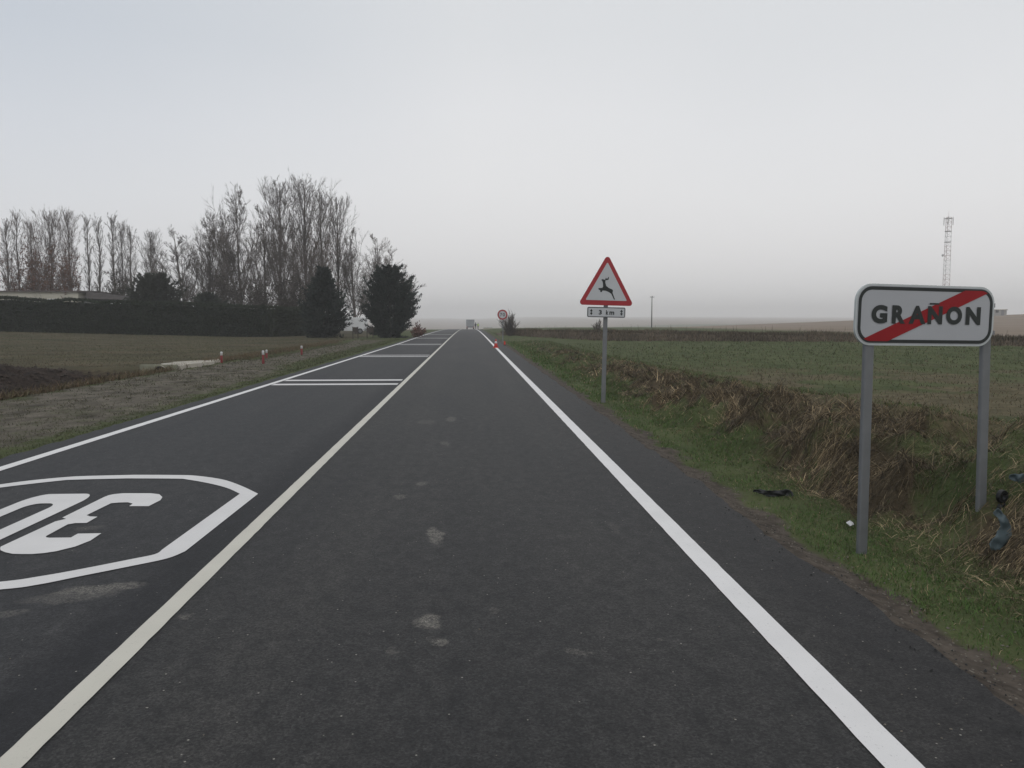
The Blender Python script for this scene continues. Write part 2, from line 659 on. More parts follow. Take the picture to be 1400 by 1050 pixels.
def mth(op, a, bb=None):
    m = N(t, 'ShaderNodeMath', operation=op)
    for i, x in enumerate((a, bb)):
        if x is None:
            continue
        if isinstance(x, (int, float)):
            m.inputs[i].default_value = x
        else:
            t.links.new(x, m.inputs[i])
    return m.outputs[0]


fine = tnoise(85, 6, (1, 1, 1), .8)
mid = tnoise(9, 8, (1, .6, 1), .65)
big = tnoise(.7, 5, (1, .28, 1))
streak = tnoise(2.2, 4, (1, .035, 1))
c = mixc(rng_(fine, .36, .64), (.0055, .0055, .0056), (.037, .0367, .0367))
for vs_, lo_, hi_ in ((70.0, .62, 1.42), (27.0, .90, 1.11)):
    vg_ = N(t, 'ShaderNodeTexVoronoi', ins={'Scale': vs_, 'Randomness': 1.0})
    t.links.new(co.outputs['Object'], vg_.inputs['Vector'])
    sc3 = N(t, 'ShaderNodeSeparateColor')
    t.links.new(vg_.outputs['Color'], sc3.inputs[0])
    gmul = rng_(sc3.outputs[0], 0, 1, lo_, hi_)
    vm_ = N(t, 'ShaderNodeVectorMath', operation='SCALE')
    t.links.new(c, vm_.inputs[0])
    t.links.new(gmul, vm_.inputs['Scale'])
    c = vm_.outputs[0]
c = mixc(rng_(mid, .35, .68), mixc(1.0, c, (.72, .72, .73), 'MULTIPLY'), mixc(1.0, c, (1.38, 1.36, 1.33), 'MULTIPLY'))
c = mixc(rng_(big, .3, .7), mixc(1.0, c, (.84, .84, .86), 'MULTIPLY'), mixc(1.0, c, (1.16, 1.14, 1.10), 'MULTIPLY'))
c = mixc(rng_(streak, .35, .65), c, mixc(1.0, c, (1.24, 1.22, 1.19), 'MULTIPLY'))
for xw in (-.85, .95):
    wt_ = mth('ABSOLUTE', mth('SUBTRACT', sp.outputs['X'], xw))
    c = mixc(rng_(wt_, .05, .45, .8, 0.0), c, mixc(1.0, c, (1.13, 1.12, 1.10), 'MULTIPLY'))
# left lane is a cooler, newer strip; dark joint beside the centre line; dark outer shoulder
lane = rng_(sp.outputs['X'], -1.70, -1.60, 1.0, 0.0)
c = mixc(lane, c, mixc(1.0, c, (.92, .94, 1.0), 'MULTIPLY'))
jx = mth('ABSOLUTE', mth('ADD', sp.outputs['X'], 1.84))
c = mixc(rng_(jx, 0.05, .32, 1.0, 0.0), c, mixc(1.0, c, (.50, .50, .54), 'MULTIPLY'))
shx = rng_(sp.outputs['X'], 1.5, 1.9)
c = mixc(shx, c, mixc(1.0, c, (.80, .78, .78), 'MULTIPLY'))
# pale dusty footmarks and scuffs, each where it lies
dist = N(t, 'ShaderNodeTexNoise', ins={'Scale': 9.0, 'Detail': 4.0})
t.links.new(co.outputs['Object'], dist.inputs['Vector'])
dv = N(t, 'ShaderNodeVectorMath', operation='MULTIPLY_ADD')
t.links.new(dist.outputs['Color'], dv.inputs[0])
dv.inputs[1].default_value = (.13, .17, 0)
t.links.new(co.outputs['Object'], dv.inputs[2])
acc = None
for px, py, rx, ry, rot, st in ((595, 732, .065, .28, .1, .8), (588, 850, .075, .12, .35, .85), (600, 876, .055, .07, .6, .7), (548, 679, .06, .12, 0, .5),
                                (577, 661, .07, .12, 0, .55), (617, 573, .09, .4, 0, .5), (608, 606, .07, .22, .2, .4), (583, 577, .18, .3, 0, .25),
                                (135, 805, .30, .10, .35, .75), (100, 815, .3, .12, .3, .4), (255, 843, .05, .06, 0, .5), (675, 836, .03, .05, 0, .3),
                                (790, 890, .09, .04, -.6, .35), (905, 875, .03, .03, 0, .3), (540, 890, .03, .04, 0, .3), (10, 838, .12, .06, 0, .4),
                                (840, 722, .05, .2, 0, .2), (120, 722, .12, .08, 0, .3), (250, 842, .05, .05, 0, .3)):
    p = on_z(px, py)
    mp = N(t, 'ShaderNodeMapping', vector_type='TEXTURE')
    mp.inputs['Location'].default_value = (p.x + .065, p.y + .085, 0)
    mp.inputs['Rotation'].default_value = (0, 0, rot)
    mp.inputs['Scale'].default_value = (rx, ry, 1)
    t.links.new(dv.outputs[0], mp.inputs[0])
    ln = N(t, 'ShaderNodeVectorMath', operation='LENGTH')
    t.links.new(mp.outputs[0], ln.inputs[0])
    w = rng_(ln.outputs['Value'], .62, 1.0, st, 0.0)
    acc = w if acc is None else mth('MAXIMUM', acc, w)
acc = mth('MULTIPLY', acc, rng_(fine, .42, .56, .15, 1.0))
acc = mth('MULTIPLY', acc, rng_(tnoise(38, 5, (1, .6, 1), .7), .36, .56, .1, 1.15))
c = mixc(acc, c, (.20, .185, .16))
# scattered small pale specks of grit
vo = N(t, 'ShaderNodeTexVoronoi', ins={'Scale': 11.0, 'Randomness': 1.0})
t.links.new(co.outputs['Object'], vo.inputs['Vector'])
c = mixc(rng_(vo.outputs['Distance'], .034, .06, .85, 0.0), c, (.34, .32, .28))
t.links.new(c, b.inputs['Base Color'])
bp = N(t, 'ShaderNodeBump', ins={'Strength': .55, 'Distance': .004})
t.links.new(fine, bp.inputs['Height'])
t.links.new(bp.outputs[0], b.inputs['Normal'])


def left_line_x(Y):
    return np.interp(Y, [-10, 8.7, 53, 80, 230, 700], [-5.2, -5.03, -4.66, -4.62, -4.75, -5])


def strip_mesh(name, yv, xl, xr, z, m, drop_l=0, drop_r=0, mat_=None):
    mb = MB()
    cols = []
    n = len(yv)
    vs = []
    xm = [(1 - f)[:, None] * xl[:, None] + f[:, None] * xr[:, None] for f in [np.full(n, q) for q in (0, .25, .5, .75, 1)]]
    for q in xm:
        cols.append(np.stack([q[:, 0], yv, profile(yv) + z], -1))
    if drop_l:
        cols.insert(0, np.stack([xl - .05, yv, profile(yv) + z - drop_l], -1))
    if drop_r:
        cols.append(np.stack([xr + .06, yv, profile(yv) + z - drop_r], -1))
    k = len(cols)
    P = np.stack(cols, 1).reshape(-1, 3)
    fs = [(i * k + j, i * k + j + 1, (i + 1) * k + j + 1, (i + 1) * k + j) for i in range(n - 1) for j in range(k - 1)]
    mb.add(P.tolist(), fs)
    return mb.build(name, m)


yr = np.array(seq((-12, 2, 1), (2, 14, .1), (14, 40, .3), (40, 120, 1.5), (120, 330, 5)) + [330, 360, 420, 500, 600, 640])
jl = (fbm(yr * .7, yr * 0, 81, 2) - .5) * .06 + (vnoise(yr * 6, yr * 0, 82) - .5) * .07
jr = (fbm(yr * .7, yr * 0 + 5, 91, 2) - .5) * .07 + (vnoise(yr * 5, yr * 0, 92) - .5) * .06 + (vnoise(yr * 9, yr * 0, 93) - .5) * .04
lx = left_line_x(yr)
road = strip_mesh('road', yr, lx - .40 + jl, 2.24 + jr, 0, ma, .1, .1)
tag(road, kind='structure')

# road paint
def paint_material(name, colr, wear=.5):
    m = bpy.data.materials.new(name)
    m.use_nodes = True
    tt = m.node_tree
    bb = tt.nodes['Principled BSDF']
    bb.inputs['Roughness'].default_value = .6
    bb.inputs['Specular IOR Level'].default_value = .3
    cc = N(tt, 'ShaderNodeTexCoord')
    n1 = N(tt, 'ShaderNodeTexNoise', ins={'Scale': 60.0, 'Detail': 5.0, 'Roughness': .7})
    n2 = N(tt, 'ShaderNodeTexNoise', ins={'Scale': 3.0, 'Detail': 5.0})
    for n in (n1, n2):
        tt.links.new(cc.outputs['Object'], n.inputs['Vector'])
    r1 = N(tt, 'ShaderNodeMapRange', ins={'From Min': .61, 'From Max': .74, 'To Min': 0.0, 'To Max': wear})
    tt.links.new(n1.outputs['Fac'], r1.inputs['Value'])
    mx = N(tt, 'ShaderNodeMix', data_type='RGBA')
    mx.inputs['A'].default_value = (*[q * .80 for q in colr], 1)
    mx.inputs['B'].default_value = (*colr, 1)
    tt.links.new(n2.outputs['Fac'], mx.inputs['Factor'])
    m2 = N(tt, 'ShaderNodeMix', data_type='RGBA')
    tt.links.new(r1.outputs[0], m2.inputs['Factor'])
    tt.links.new(mx.outputs['Result'], m2.inputs['A'])
    m2.inputs['B'].default_value = (.2, .19, .18, 1)
    tt.links.new(m2.outputs['Result'], bb.inputs['Base Color'])
    bpn = N(tt, 'ShaderNodeBump', ins={'Strength': .35, 'Distance': .003})
    tt.links.new(n1.outputs['Fac'], bpn.inputs['Height'])
    tt.links.new(bpn.outputs[0], bb.inputs['Normal'])
    return m


M_LINE = paint_material('white_road_paint', (.765, .75, .735), .7)
M_LINE_MARK = paint_material('white_mark_paint', (.70, .685, .67), .35)
M_LINE_OLD = paint_material('yellowed_road_paint', (.60, .575, .50), .6)


def wob(seed, amp):
    return (fbm(yr * 9, yr * 0, seed, 2) - .5) * amp


tag(strip_mesh('edge_line', yr, 1.55 - .072 + wob(1, .006), 1.55 + .072 + wob(2, .006), .005, M_LINE), kind='structure')
tag(strip_mesh('centre_line', yr, -1.66 - .056 + wob(3, .006), -1.66 + .056 + wob(4, .006), .005, M_LINE_OLD), kind='structure')
tag(strip_mesh('edge_line', yr, lx - .07 + wob(6, .006), lx + .07 + wob(7, .006), .005, M_LINE), kind='structure')
for yb0 in (19.85, 34.9, 51.5, 69, 87):
    for dy in (0, 1.35):
        y0 = yb0 + dy
        l0 = float(left_line_x(y0)) + .10
        yv = np.array([y0, y0 + .22, y0 + .44])
        bar = strip_mesh('rumble_bar', yv, np.full(3, l0), np.full(3, -1.77), .005, M_LINE_MARK)
        tag(bar, kind='structure')

# the painted 30 with its outline, read by oncoming traffic
Z3 = [(985, 200), (1200, 200), (1270, 208), (1295, 230), (1280, 255), (1185, 303), (1030, 303), (1058, 283), (1020, 272), (950, 274), (885, 280),
      (690, 375), (720, 385), (778, 387), (690, 437), (600, 438), (540, 448), (365, 543), (370, 552), (395, 555), (565, 553), (620, 522), (808, 519), (720, 578),
      (600, 625), (450, 662), (350, 677), (250, 685), (170, 685), (100, 683), (40, 670), (5, 655), (0, 640), (5, 626), (440, 425), (528, 404), (497, 394), (830, 230), (870, 215), (910, 207)]
mb = MB()


def flat_poly(mb, pts, z=.005):
    a = sum(p[0] * q[1] - q[0] * p[1] for p, q in zip(pts, pts[1:] + pts[:1]))
    if a < 0:
        pts = pts[::-1]
    mb.add([(x, y, z) for x, y in pts], [tuple(range(len(pts)))])


def flat_ring(mb, o, i, z=.005):
    n = len(o)
    mb.add([(x, y, z) for x, y in o] + [(x, y, z) for x, y in i], [(k, (k + 1) % n, n + (k + 1) % n, n + k) for k in range(n)])


three = [on_z(x / 5.833, 640 + y / 5.833, .005) for x, y in Z3]
flat_poly(mb, [(p.x, p.y) for p in three])
y_lo, y_hi = min(p.y for p in three), max(p.y for p in three)
x3 = min(p.x for p in three)


def rrect(x0, x1, y0, y1, rx, ry, n=8):
    pts = []
    for cx, cy, a0 in ((x1 - rx, y1 - ry, 0), (x0 + rx, y1 - ry, 90), (x0 + rx, y0 + ry, 180), (x1 - rx, y0 + ry, 270)):
        for k in range(n + 1):
            a = math.radians(a0 + 90 * k / n)
            pts.append((cx + rx * math.cos(a), cy + ry * math.sin(a)))
    return pts


xr0 = on_z(690 / 5.833, 640 + 252 / 5.833).x
xl0 = on_z(0, 640 + 335 / 5.833).x
flat_ring(mb, rrect(xl0, xr0, y_lo, y_hi, .12, .34), rrect(xl0 + .145, xr0 - .165, y_lo + .39, y_hi - .385, .085, .18))
# outline: straight sides, elliptical ends, tip at the joint
OUT = [on_z(*p) for p in ((180, 649.8), (240, 650), (268, 651), (303.6, 656), (328.6, 664.3), (352.9, 675.7), (253.6, 754.3), (228.6, 764.3), (178.6, 775), (107, 789.3), (53.6, 800), (0, 807))]
INN = [on_z(*p) for p in ((180, 654.6), (240, 655), (255, 656), (285.7, 661.4), (310.7, 667.9), (327.9, 675.7), (222, 752), (212, 758.5), (178.6, 765.5), (107, 779.6), (53.6, 789), (0, 796.4))]
xc = OUT[0].x + .03
OUT = [(p.x, p.y) for p in OUT] + [(xc, OUT[-1].y - .14)]
INN = [(p.x, p.y) for p in INN] + [(xc, INN[-1].y - .15)]
OUT[0] = (xc, OUT[0][1])
INN[0] = (xc, INN[0][1])
def spline(pts, n=5):
    res = []
    for i in range(len(pts) - 1):
        p0, p1, p2, p3 = pts[max(i - 1, 0)], pts[i], pts[i + 1], pts[min(i + 2, len(pts) - 1)]
        for k in range(n):
            q = k / n
            res.append(tuple(.5 * (2 * p1[a] + (p2[a] - p0[a]) * q + (2 * p0[a] - 5 * p1[a] + 4 * p2[a] - p3[a]) * q * q + (3 * p1[a] - p0[a] - 3 * p2[a] + p3[a]) * q ** 3) for a in (0, 1)))
    return res + [pts[-1]]


OUT = spline(OUT[:6]) + spline(OUT[6:])
INN = spline(INN[:6]) + spline(INN[6:])
mir = lambda Lp: [(2 * xc - x, y) for x, y in Lp[1:-1]][::-1]
flat_ring(mb, OUT + mir(OUT), INN + mir(INN))
o = mb.build('speed_marking', M_LINE_MARK)
tag(o, kind='structure')


# ------------------------------------------------------------------ signs
def glyph(ch, x0, x1, z0, z1, mb, y, bold=.03, depth=.001):
    cu = bpy.data.curves.new('lettering', 'FONT')
    cu.body = ch
    cu.size = 1
    cu.offset = bold
    cu.resolution_u = 6
    ob = bpy.data.objects.new('lettering', cu)
    COL.objects.link(ob)
    bpy.context.view_layer.update()
    dg = bpy.context.evaluated_depsgraph_get()
    me_ = bpy.data.meshes.new_from_object(ob.evaluated_get(dg))
    co_ = np.array([v.co[:] for v in me_.vertices])
    lo, hi = co_.min(0), co_.max(0)
    s0 = (co_ - lo) / np.where(hi - lo < 1e-6, 1, hi - lo)
    vs = [(x0 + (x1 - x0) * p[0], y, z0 + (z1 - z0) * p[1]) for p in s0]
    mb.add(vs, [tuple(p.vertices) for p in me_.polygons])
    bpy.data.objects.remove(ob)
    bpy.data.curves.remove(cu)
    bpy.data.meshes.remove(me_)


def clip(poly, a, b_, c_):                    # keep a*x+b*y <= c
    res = []
    for p, q in zip(poly, poly[1:] + poly[:1]):
        dp, dq = a * p[0] + b_ * p[1] - c_, a * q[0] + b_ * q[1] - c_
        if dp <= 0:
            res.append(p)
        if dp * dq < 0:
            f = dp / (dp - dq)
            res.append((p[0] + f * (q[0] - p[0]), p[1] + f * (q[1] - p[1])))
    return res


def flange_post(w, d, h, lean=0.0, m=None):
    """open rolled-steel post: rounded rectangular tube"""
    mb_ = MB()
    sec = rrect(-w / 2, w / 2, -d / 2, d / 2, .012, .012, 3)
    n = len(sec)
    vs = [(x, y, -.4) for x, y in sec] + [(x + lean * h, y, h) for x, y in sec]
    mb_.add(vs, [(i, (i + 1) % n, n + (i + 1) % n, n + i) for i in range(n)] + [tuple(range(n - 1, -1, -1)), tuple(range(n, 2 * n))])
    return mb_


# town exit sign
pl = on_z(1178, 756, -.06)
sc = pl.y / FPX
ang = math.radians(11)
ts = thing('town_exit_sign', 'white town name sign reading GRAÑON with red diagonal stripe on two grey posts', 'sign', (0, 0, 0))
Pc = at_y(1266.5, 431.5, pl.y + .1)
PW, PH, PR = 1.165, .43, .125
panel = MB().prism(rrect(-PW / 2, PW / 2, -PH / 2, PH / 2, PR, PR), 0, .018).build('panel', M_ALU, ts)
panel.location = Pc
panel.rotation_euler = (0, math.radians(.9), ang)
face = MB().prism(rrect(-PW / 2 + .012, PW / 2 - .012, -PH / 2 + .012, PH / 2 - .012, PR - .012, PR - .012), -.002, -.0005).build('sign_face', M_PANEL, panel)
a_, b2_ = .018, .042
brd = MB().ring(rrect(-PW / 2 + a_, PW / 2 - a_, -PH / 2 + a_, PH / 2 - a_, PR - a_, PR - a_), rrect(-PW / 2 + b2_, PW / 2 - b2_, -PH / 2 + b2_, PH / 2 - b2_, PR - b2_, PR - b2_), -.0035, -.0025)
brd.build('border', M_BLACK, panel)
mb = MB()
U = lambda x: (x - 715) / 1285 * PW
for ch, cx, w in (('G', 281, 142), ('R', 455, 122), ('A', 625, 158), ('N', 790, 138), ('O', 970, 150), ('N', 1152, 142)):
    glyph(ch, U(cx - w / 2), U(cx + w / 2), -.0605, .0685, mb, -.0068, .052)
mb.prism([(U(735), .079), (U(825), .079), (U(825), .0905), (U(735), .0905)], -.0068, -.0064)
mb.build('lettering', M_BLACK, panel)
inner = rrect(-PW / 2 + b2_ - .012, PW / 2 - b2_ + .012, -PH / 2 + b2_ - .012, PH / 2 - b2_ + .012, PR - b2_ + .012, PR - b2_ + .012)
dx, dz = .826, .352
ln_ = math.hypot(dx, dz)
nxx, nzz = -dz / ln_, dx / ln_
poly = clip(clip(inner, nxx, nzz, .046), -nxx, -nzz, .046)
MB().prism(poly, -.0055, -.0045).build('stripe', M_RED_DARK, panel)
for px, py, pyt, top in ((1178, 756, 470, -.06), (1341.5, 721, 473, .14)):
    base = on_z(px, py, top)
    if px > 1300:
        base = at_y(px, py, Pc.y + .12)
    tp0 = at_y(px + (9 if px < 1300 else 4.5), pyt, base.y)
    topx = tp0.x
    hh = Pc.z + PH / 2 - .05 - base.z
    lean = (topx - base.x) / (tp0.z - base.z)
    post = flange_post(.075, .04, hh, lean).build('post', M_STEEL, ts)
    k_b = 1 + .045 / base.y
    post.location = (base.x * k_b, base.y * k_b, base.z)
    post.rotation_euler = (0, 0, ang)
    for zc in (Pc.z - base.z - .14, Pc.z - base.z + .06):
        cb = MB().box((-.05 + lean * zc, -.030, zc), (.05 + lean * zc, -.0215, zc + .03)).build('clamp', M_STEEL_DARK, post)


def tri(w, h, r, n=5):
    """rounded triangle, base at z=0, apex up, counter-clockwise"""
    c0 = [(-w / 2, 0), (w / 2, 0), (0, h)]
    # inset centres
    area = w * h / 2
    side = math.hypot(w / 2, h)
    inr = 2 * area / (w + 2 * side)
    cen = (0, inr)
    f = (inr - r) / inr
    pts = []
    for (x, z), a0 in zip(c0, (180 + 30 - 0, 270, 30)):
        cx, cz = cen[0] + (x - cen[0]) * f, cen[1] + (z - cen[1]) * f
        for k in range(n + 1):
            a = math.radians({(-w / 2): 150, (w / 2): 270, 0: 30}[x] + 120 * k / n)
            pts.append((cx + r * math.cos(a), cz + r * math.sin(a)))
    return pts


# deer warning sign
db = on_z(825, 549, -.04)
ds = thing('deer_warning_sign', 'triangular red bordered leaping deer warning sign over a small 3 km plate', 'sign', db)
k_ = db.y / FPX
ctr = at_y(828.7, 416.8, db.y)
hp = ctr.z - db.z + .55
flange_post(.085, .045, hp, .02).build('post', M_STEEL, ds).location = (0, .06, 0)
TW, TH, TR = 1.135, 1.015, .055
tp = MB().prism(tri(TW, TH, TR), 0, .02).build('triangle_panel', M_RED, ds)
tp.location = (ctr.x - db.x, 0, ctr.z - db.z - .01)
tp.rotation_euler = (0, math.radians(1.4), math.radians(4))
inn = [(x * .745, .098 + z * .745) for x, z in tri(TW, TH, .02)]
MB().prism(inn, -.0025, -.001).build('sign_face', M_PANEL_PALE, tp)
DEER = [(398, 400), (420, 388), (450, 398), (463, 388), (466, 368), (474, 368), (480, 380), (496, 377), (505, 358), (518, 352), (512, 392), (490, 402), (466, 404), (463, 440), (480, 490), (520, 518),
        (575, 540), (586, 556), (580, 590), (601, 640), (622, 690), (606, 692), (584, 650), (560, 606), (520, 580), (470, 562), (424, 560), (412, 586), (391, 583), (386, 556), (362, 546), (360, 525), (420, 520), (430, 500), (426, 450), (418, 422)]
kz = k_ / 11.06
MB().prism([((x - 488) * kz, (782 - z) * kz) for x, z in DEER][::-1], -.0045, -.003).build('deer_symbol', M_BLACK, tp)
pw, ph = .775, .205
kp = at_y(829, 427, db.y)
kpl = MB().prism(rrect(-pw / 2, pw / 2, -ph / 2, ph / 2, .03, .03, 4), 0, .02).build('distance_plate', M_PANEL_PALE, ds)
kpl.location = (kp.x - db.x, 0, kp.z - db.z)
kpl.rotation_euler = (0, math.radians(1.2), math.radians(4))
MB().ring(rrect(-pw / 2 + .004, pw / 2 - .004, -ph / 2 + .004, ph / 2 - .004, .028, .028, 4), rrect(-pw / 2 + .018, pw / 2 - .018, -ph / 2 + .018, ph / 2 - .018, .015, .015, 4), -.003, -.001).build('border', M_BLACK, kpl)
mb = MB()
Ux = lambda x: (x - 483) * kz
glyph('3', Ux(365), Ux(412), -.048, .045, mb, -.003, .04)
glyph('k', Ux(476), Ux(517), -.048, .045, mb, -.003, .04)
glyph('m', Ux(530), Ux(606), -.048, .020, mb, -.003, .04)
for cx in (250, 718):
    u = Ux(cx)
    mb.prism([(u - .009, -.014), (u - .03, -.016), (u, -.062), (u + .03, -.016), (u + .009, -.014), (u + .009, .014), (u + .03, .016), (u, .062), (u - .03, .016), (u - .009, .014)], -.003, -.0015)
mb.build('lettering', M_BLACK, kpl)
for zc in (ctr.z - db.z + .12, ctr.z - db.z + .42):
    MB().box((-.055 + .02 * zc, .024, zc), (.055 + .02 * zc, .036, zc + .035)).build('clamp', M_STEEL_DARK, ds)

# 70 sign
sb = on_z(687.5, 467, -.03)
ss = thing('speed_limit_sign', 'round red bordered 70 speed limit sign beside the road behind a traffic cone', 'sign', sb)
cz = at_y(687, 430.2, sb.y)
flange_post(.08, .045, cz.z - sb.z + .25, 0).build('post', M_STEEL, ss).location = (0, .06, 0)
circ = lambda r, n=28: [(r * math.cos(2 * math.pi * k / n), r * math.sin(2 * math.pi * k / n)) for k in range(n)]
R0 = 6.9 * sb.y / FPX
disc = MB().prism(circ(R0), 0, .02).build('disc', M_RED, ss)
disc.location = (cz.x - sb.x, 0, cz.z - sb.z)
MB().prism(circ(R0 * .72), -.003, -.001).build('sign_face', M_PANEL_PALE, disc)
mb = MB()
glyph('7', -.175, -.025, -.125, .125, mb, -.004, .02)
glyph('0', .015, .185, -.13, .13, mb, -.004, .02)
mb.build('lettering', M_BLACK, disc)

# traffic cone and the small red marker beside it
M_ORANGE = material('red_orange_plastic', (.50, .035, .025), .5, .08, 6)
cb = on_z(678, 475.5)
cn = thing('traffic_cone', 'small red traffic cone with pale band on the right edge line', 'traffic cone', (cb.x, cb.y, float(profile(cb.y))))
MB().lathe([(.125, .03), (.085, .2), (.035, .46), (.028, .48)], 16).build('cone_body', M_ORANGE, cn, True)
MB().box((-.17, -.17, 0), (.17, .17, .032)).build('base', M_ORANGE, cn, bevel=.01)
MB().lathe([(.079, .26), (.054, .37)], 16).build('band', M_WHITE, cn, True)
rb = on_z(690, 473, -.05)
st = thing('lane_marker', 'low red marker standing on verge beside the cone', 'marker', (rb.x, rb.y, gz(rb.x, rb.y)))
MB().box((-.09, -.07, 0), (.09, .07, .04)).build('base', M_TYRE, st, bevel=.01)
MB().box((-.05, -.012, .04), (.05, .012, .26), taper=.006).build('panel', M_ORANGE, st)

# ------------------------------------------------------------------ red and white posts on the left verge
M_PRED = material('faded_red_paint', (.17, .024, .026), .6, .12, 8)
M_PWHITE = material('chalky_white_paint', (.55, .55, .56), .6, .08, 8)
proto = None
for px, py, top, lab in ((303, 495.5, 480, 'red marker post with white top beside the pale concrete culvert slab'),
                         (360, 496.5, 478, 'red marker post with white top, front one of the close pair'),
                         (364.5, 485.5, 471.5, 'red marker post with white top, rear one of the close pair'),
                         (412.5, 484.5, 472, 'red marker post with white top standing alone nearest the edge line')):
    p = on_z(px, py, -.03)
    h = (py - top) * p.y / FPX
    loc = (p.x, p.y, gz(p.x, p.y) - .01)
    if proto is None:
        proto = thing('marker_post', lab, 'marker post', loc, 0, 'red and white marker posts along the gravel verge')
        MB().lathe([(.047, -.15), (.047, .30)], 12).build('post', M_PRED, proto, True)
        MB().lathe([(.0475, .301), (.0475, .42), (.04, .435), (.012, .445)], 12).build('cap', M_PWHITE, proto, True)
        proto.scale = (1, 1, h / .445)
    else:
        dup(proto, loc, random.random() * 3, (1, 1, h / .445), lab)

# ------------------------------------------------------------------ culvert slab at the end of the ditch
cu = thing('culvert', 'pale concrete culvert slab with dark pipe mouth at end of the ditch', 'culvert', (-9.95, 30.3, 0))
mb = MB()
pts_l, pts_r = [], []
for k in range(15):
    f = k / 14
    y = -3.2 + 5.6 * f
    w = .46 * math.sin(math.pi * min(1, .18 + f * .8)) ** .5
    pts_l.append((-w + .1 * math.sin(k * 2.1), y))
    pts_r.append((w + .09 * math.sin(k * 1.7 + 1), y))
n = len(pts_l)
ztop = lambda f: .10 + .03 * math.sin(f * 5) - .06 * f
vs, fs = [], []
for k in range(n):
    f = k / (n - 1)
    zt = ztop(f)
    vs += [(pts_l[k][0] - .08, pts_l[k][1], -.3), (pts_l[k][0], pts_l[k][1], zt), ((pts_l[k][0] + pts_r[k][0]) / 2, pts_l[k][1], zt + .025), (pts_r[k][0], pts_r[k][1], zt - .03), (pts_r[k][0] + .1, pts_r[k][1], -.3)]
for k in range(n - 1):
    for j in range(4):
        fs.append((k * 5 + j, k * 5 + j + 1, k * 5 + 6 + j, k * 5 + 5 + j))
fs += [(0, 1, 2, 3, 4)[::-1], tuple((n - 1) * 5 + j for j in range(5))]
mb.add(vs, fs)
mb.build('slab', M_CONCRETE, cu)
hw = MB().box((-.85, -3.42, -.75), (.40, -3.22, .13), taper=.03)
hwo = hw.build('headwall', material('weathered_concrete', (.20, .20, .15), .9, .25, 4, bump=.5), cu, bevel=.02)
pp = MB()
pp.tube([(-.12, -3.56, -.09), (-.12, -3.43, -.09)], .19, 18, cap=False)
pp.build('pipe', M_CONCRETE, cu, True)
MB().tube([(-.12, -3.50, -.09), (-.12, -3.435, -.09)], .175, 18).build('pipe_mouth', M_DARK, cu, True)


# ------------------------------------------------------------------ foliage and trees
def sprays(P, D, length, width, spread, seed, k_curve=0.0):
    """flat elongated leaves at P pointing along D with jitter"""
    r = np.random.default_rng(seed)
    n = len(P)
    d = D + r.normal(0, spread, (n, 3))
    d /= np.linalg.norm(d, axis=1)[:, None]
    u = np.cross(d, r.normal(0, 1, (n, 3)))
    u /= np.linalg.norm(u, axis=1)[:, None] + 1e-9
    l = length * r.uniform(.6, 1.3, (n, 1))
    w = width * r.uniform(.6, 1.3, (n, 1))
    a = P - u * w * .5
    b_ = P + u * w * .5
    c_ = P + d * l + u * w * .22
    e = P + d * l - u * w * .22
    return np.stack([a, b_, c_, e], 1)


def conifer_mesh(name, h, prof, n_br, per, seed, dark=(.010, .016, .014), light=(.030, .042, .034), size=.24, up=.5, z0=.0):
    r = np.random.default_rng(seed)
    zb = z0 + (h * .96 - z0) * r.uniform(0, 1, n_br) ** .95
    az = r.uniform(0, 2 * np.pi, n_br)
    R = np.interp(zb / h, [p[0] for p in prof], [p[1] for p in prof]) * (1 + .16 * np.sin(az * 3 + zb * 1.3 + seed) + r.normal(0, .19, n_br))
    R = np.clip(R, .12, None)
    s = r.uniform(.12, 1, (n_br, per)) ** .62
    rise = (up + r.normal(0, .25, n_br))[:, None] * R[:, None] * s ** 1.5 + .5 * (zb / h > .8)[:, None] * s * r.uniform(0, 1, n_br)[:, None]
    px = np.cos(az)[:, None] * R[:, None] * s
    py = np.sin(az)[:, None] * R[:, None] * s
    pz = zb[:, None] + rise - .12 * R[:, None]
    P = np.stack([px, py, pz], -1) + r.normal(0, 1, (n_br, per, 3)) * (.15 - .11 * s[..., None])
    P[..., 2] = np.clip(P[..., 2], .02, h * 1.05)
    D = np.stack([np.cos(az)[:, None] + 0 * s, np.sin(az)[:, None] + 0 * s, up * 1.5 * s + .25], -1)
    P = P.reshape(-1, 3)
    D = D.reshape(-1, 3)
    D /= np.linalg.norm(D, axis=1)[:, None]
    Vq = sprays(P, D, size, size * .34, .45, seed + 1)
    tone = np.repeat(r.uniform(0, 1, n_br), per) * .6 + r.uniform(0, .4, len(P))
    colr = np.array(dark) + (np.array(light) - np.array(dark)) * tone[:, None]
    return quads_mesh(name, Vq, M_CONIFER, colr)


def evergreen(name, label, cat, base, h, prof, n_br, per, seed, group=None, **kw):
    t_ = thing(name, label, cat, base, 0, group)
    obj('crown', conifer_mesh('crown', h, prof, n_br, per, seed, **kw), t_)
    MB().tube([(0, 0, -.2), (.03, 0, h * .4), (0, .02, h * .85)], [.16, .11, .03], 8).build('trunk', M_BARK, t_, True)
    return t_


